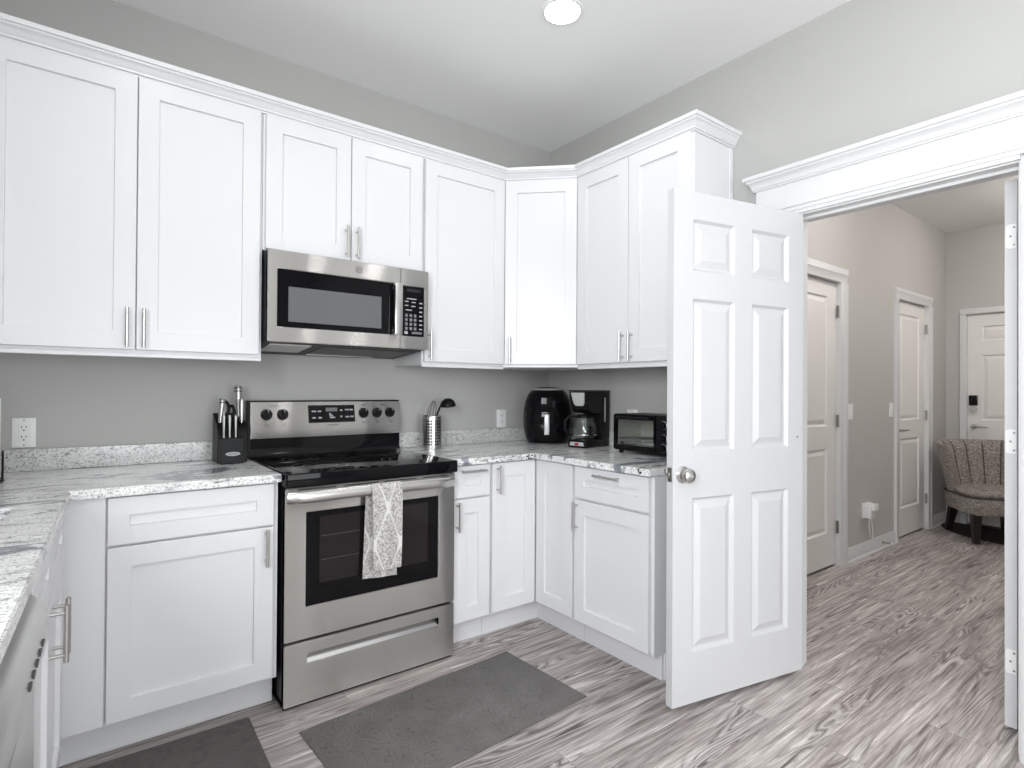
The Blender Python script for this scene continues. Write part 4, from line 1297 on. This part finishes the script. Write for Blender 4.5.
pts = [(0.005*math.cos(a), -0.006-0.055*a/(2*math.pi*10), 0.005*math.sin(a)) for a in [2*math.pi*10*i/160 for i in range(161)]]
tube(bm, pts, 0.0016, 6)
build('spring', bm, 'hinge', o)
bm = BM(); cyl(bm, (0, -0.060, 0), (0, -0.074, 0), 0.007, seg=12); build('tip', bm, 'white', o)

# ------------------------------------------------------------------ mats
def mat_obj(name, c, w_, d_, rz, m, label, cat, th=0.011):
    bm = BM()
    prism(bm, [(-w_/2, -d_/2), (w_/2, -d_/2), (w_/2, d_/2), (-w_/2, d_/2)], 'z', 0, 0.004)
    i = 0.010
    a = [bm.verts.new(p) for p in ((-w_/2, -d_/2, 0.004), (w_/2, -d_/2, 0.004), (w_/2, d_/2, 0.004), (-w_/2, d_/2, 0.004))]
    b = [bm.verts.new(p) for p in ((-w_/2+i, -d_/2+i, th), (w_/2-i, -d_/2+i, th), (w_/2-i, d_/2-i, th), (-w_/2+i, d_/2-i, th))]
    for k in range(4): bm.faces.new((a[k], a[(k+1) % 4], b[(k+1) % 4], b[k]))
    bm.faces.new(b)
    o = build(name, bm, m)
    o.location = (c[0], c[1], 0.0005); o.rotation_euler = (0, 0, R(rz))
    return tag(o, label, cat)
mat_obj('floor_mat', (-1.394, -1.058), 0.972, 0.507, 3.2, 'rubber', 'grey embossed rubber mat on the floor in front of the range', 'mat')
mat_obj('floor_mat', (-2.275, -1.075), 0.500, 0.900, -1.0, 'rubber2', 'dark brown rubber mat on the floor by the left base cabinets', 'mat', 0.014)
bm = BM()
pl = [(0.62*math.cos(R(90+180*i/30))*0.98, 0.62*math.sin(R(90+180*i/30))) for i in range(31)]
prism(bm, pl, 'z', 0.0, 0.010)
o = build('doormat', bm, 'doormat', loc=(FX-0.03, -1.75, 0.0005))
tag(o, 'dark half-round doormat under the tweed chair', 'mat')

# ------------------------------------------------------------------ tweed slipper chair in the hall corner
ch = thing('slipper_chair', 'grey tweed slipper chair with a channelled curved back in the hall corner', 'chair', (3.61, -1.60, 0), -52)
ch.scale = (1.14, 1.08, 1.0)
for (x, y, lx, ly) in ((-0.215, -0.235, 0, 0), (0.215, -0.235, 0, 0), (-0.17, 0.20, -0.02, 0.05), (0.17, 0.20, 0.02, 0.05)):
    bm = BM()
    z0_ = 0.012
    top = [(x-0.028, y-0.028), (x+0.028, y-0.028), (x+0.028, y+0.028), (x-0.028, y+0.028)]
    bot = [(x+lx-0.018, y+ly-0.018), (x+lx+0.018, y+ly-0.018), (x+lx+0.018, y+ly+0.018), (x+lx-0.018, y+ly+0.018)]
    A = [bm.verts.new((*p, z0_)) for p in bot]; B = [bm.verts.new((*p, 0.255)) for p in top]
    bm.faces.new(A[::-1]); bm.faces.new(B)
    for k_ in range(4): bm.faces.new((A[k_], A[(k_+1) % 4], B[(k_+1) % 4], B[k_]))
    build('leg', bm, 'darkwood', ch, label='dark tapered wooden leg')
seat_pl = [(-0.275, -0.16), (-0.235, -0.285), (0.235, -0.285), (0.275, -0.16), (0.255, 0.16), (0.15, 0.25), (-0.15, 0.25), (-0.255, 0.16)]
bm = BM(); prism(bm, seat_pl, 'z', 0.245, 0.385, 0.012)
st = build('seat_base', bm, 'tweed', ch)
bm = BM()
inner = [(p[0]*0.98, p[1]*0.98) for p in seat_pl]
prism(bm, inner, 'z', 0.386, 0.435, 0.018)
build('seat_cushion', bm, 'tweed', ch)
bm = BM(); tube(bm, [(*p, 0.388) for p in seat_pl+[seat_pl[0]]], 0.006, 8, cap=False)
build('piping', bm, 'piping', ch)
bm = BM()
nA, nZ = 96, 10
grid = []
for side in (0, 1):
    G_ = []
    for j in range(nZ+1):
        v_ = j/nZ; z = 0.395+v_*0.425
        row = []
        for i in range(nA+1):
            u_ = i/nA; th = R(-104+208*u_)
            flare = 0.07*v_
            rx, ry_ = 0.275+flare, 0.245+flare*1.25
            groove = 0.022*abs(math.sin(u_*math.pi*9))
            edge = min(1.0, min(u_, 1-u_)*16, (1-v_)*5+0.25)
            thick = 0.050*edge**0.5
            off = -thick-groove*min(1, edge) if side == 0 else (groove*0.0)
            x = (rx+off)*math.sin(th); y = (ry_+off)*math.cos(th)
            y_ = y+0.02
            drop = 0.07*max(0, abs(u_-0.5)*2-0.55)**1.0*v_
            row.append(bm.verts.new((x, y_, z-drop)))
        G_.append(row)
    grid.append(G_)
a, b = grid
for j in range(nZ):
    for i in range(nA):
        bm.faces.new((a[j][i], a[j][i+1], a[j+1][i+1], a[j+1][i])); bm.faces.new((b[j][i], b[j+1][i], b[j+1][i+1], b[j][i+1]))
for i in range(nA):
    bm.faces.new((a[nZ][i], a[nZ][i+1], b[nZ][i+1], b[nZ][i])); bm.faces.new((a[0][i], b[0][i], b[0][i+1], a[0][i+1]))
for j in range(nZ):
    bm.faces.new((a[j][0], a[j+1][0], b[j+1][0], b[j][0])); bm.faces.new((a[j][nA], b[j][nA], b[j+1][nA], a[j+1][nA]))
build('backrest', bm, 'tweed', ch, label='curved backrest with vertical channels')
for k_ in range(1, 9):
    u_ = k_/9; th = R(-104+208*u_)
    pts = []
    for j in range(11):
        v_ = 0.06+0.90*j/10
        flare = 0.07*v_
        tk_ = 0.050*min(1.0, min(u_, 1-u_)*16, (1-v_)*5+0.25)**0.5
        drop = 0.07*max(0, abs(u_-0.5)*2-0.55)*v_
        pts.append(((0.275+flare-tk_-0.003)*math.sin(th), (0.245+flare*1.25-tk_-0.003)*math.cos(th)+0.02, 0.395+v_*0.425-drop))
    bm = BM(); tube(bm, pts, 0.0032, 6)
    build('channel_seam', bm, 'piping', ch)

# ------------------------------------------------------------------ ceiling lights
def downlight(loc, label, m):
    o = thing('recessed_light', label, 'ceiling light', loc, 0, 'recessed ceiling lights')
    bm = BM(); lathe(bm, [(0.076, -0.001), (0.076, -0.006), (0.088, -0.005), (0.092, -0.001), (0.092, -0.0002)], 40)
    build('trim_ring', bm, 'white', o)
    bm = BM(); lathe(bm, [(0.0, -0.0050), (0.070, -0.0050), (0.0755, -0.003), (0.0755, -0.0005), (0.0, -0.0005)], 40)
    build('lens', bm, m, o, label='bright white lens')
downlight((-0.900, -1.120, KZ), 'round recessed ceiling light glowing near the corner, the one in view', 'lamp')
downlight((-2.30, -1.12, KZ), 'round recessed ceiling light above the left counter, out of view', 'lamp')
downlight((-0.90, -2.75, KZ), 'round recessed ceiling light above the doorway side, out of view', 'lamp')
downlight((-2.30, -2.75, KZ), 'round recessed ceiling light above the viewpoint, out of view', 'lamp')
def dome(loc, label, m):  # hall lights kept out of view, added to lift the hall brightness
    o = thing('added_dome_light', label, 'ceiling light', loc, 0, 'added hall dome lights')
    bm = BM(); lathe(bm, [(0.0, -0.0005), (0.15, -0.0005), (0.155, -0.012), (0.150, -0.03), (0.0, -0.03)], 40)
    build('base_plate', bm, 'nickel', o)
    bm = BM(); lathe(bm, [(0.143, -0.0305), (0.140, -0.07), (0.120, -0.110), (0.080, -0.138), (0.035, -0.150), (0.0, -0.152)], 40)
    build('glass_dome', bm, m, o, label='glowing white dome')
dome((1.25, -1.95, HZ), 'added round dome light on the hall ceiling, hidden above the doorway', 'hallfill')
dome((3.05, -2.30, HZ), 'added round dome light on the hall ceiling, hidden behind the right door leaf', 'hallfill')
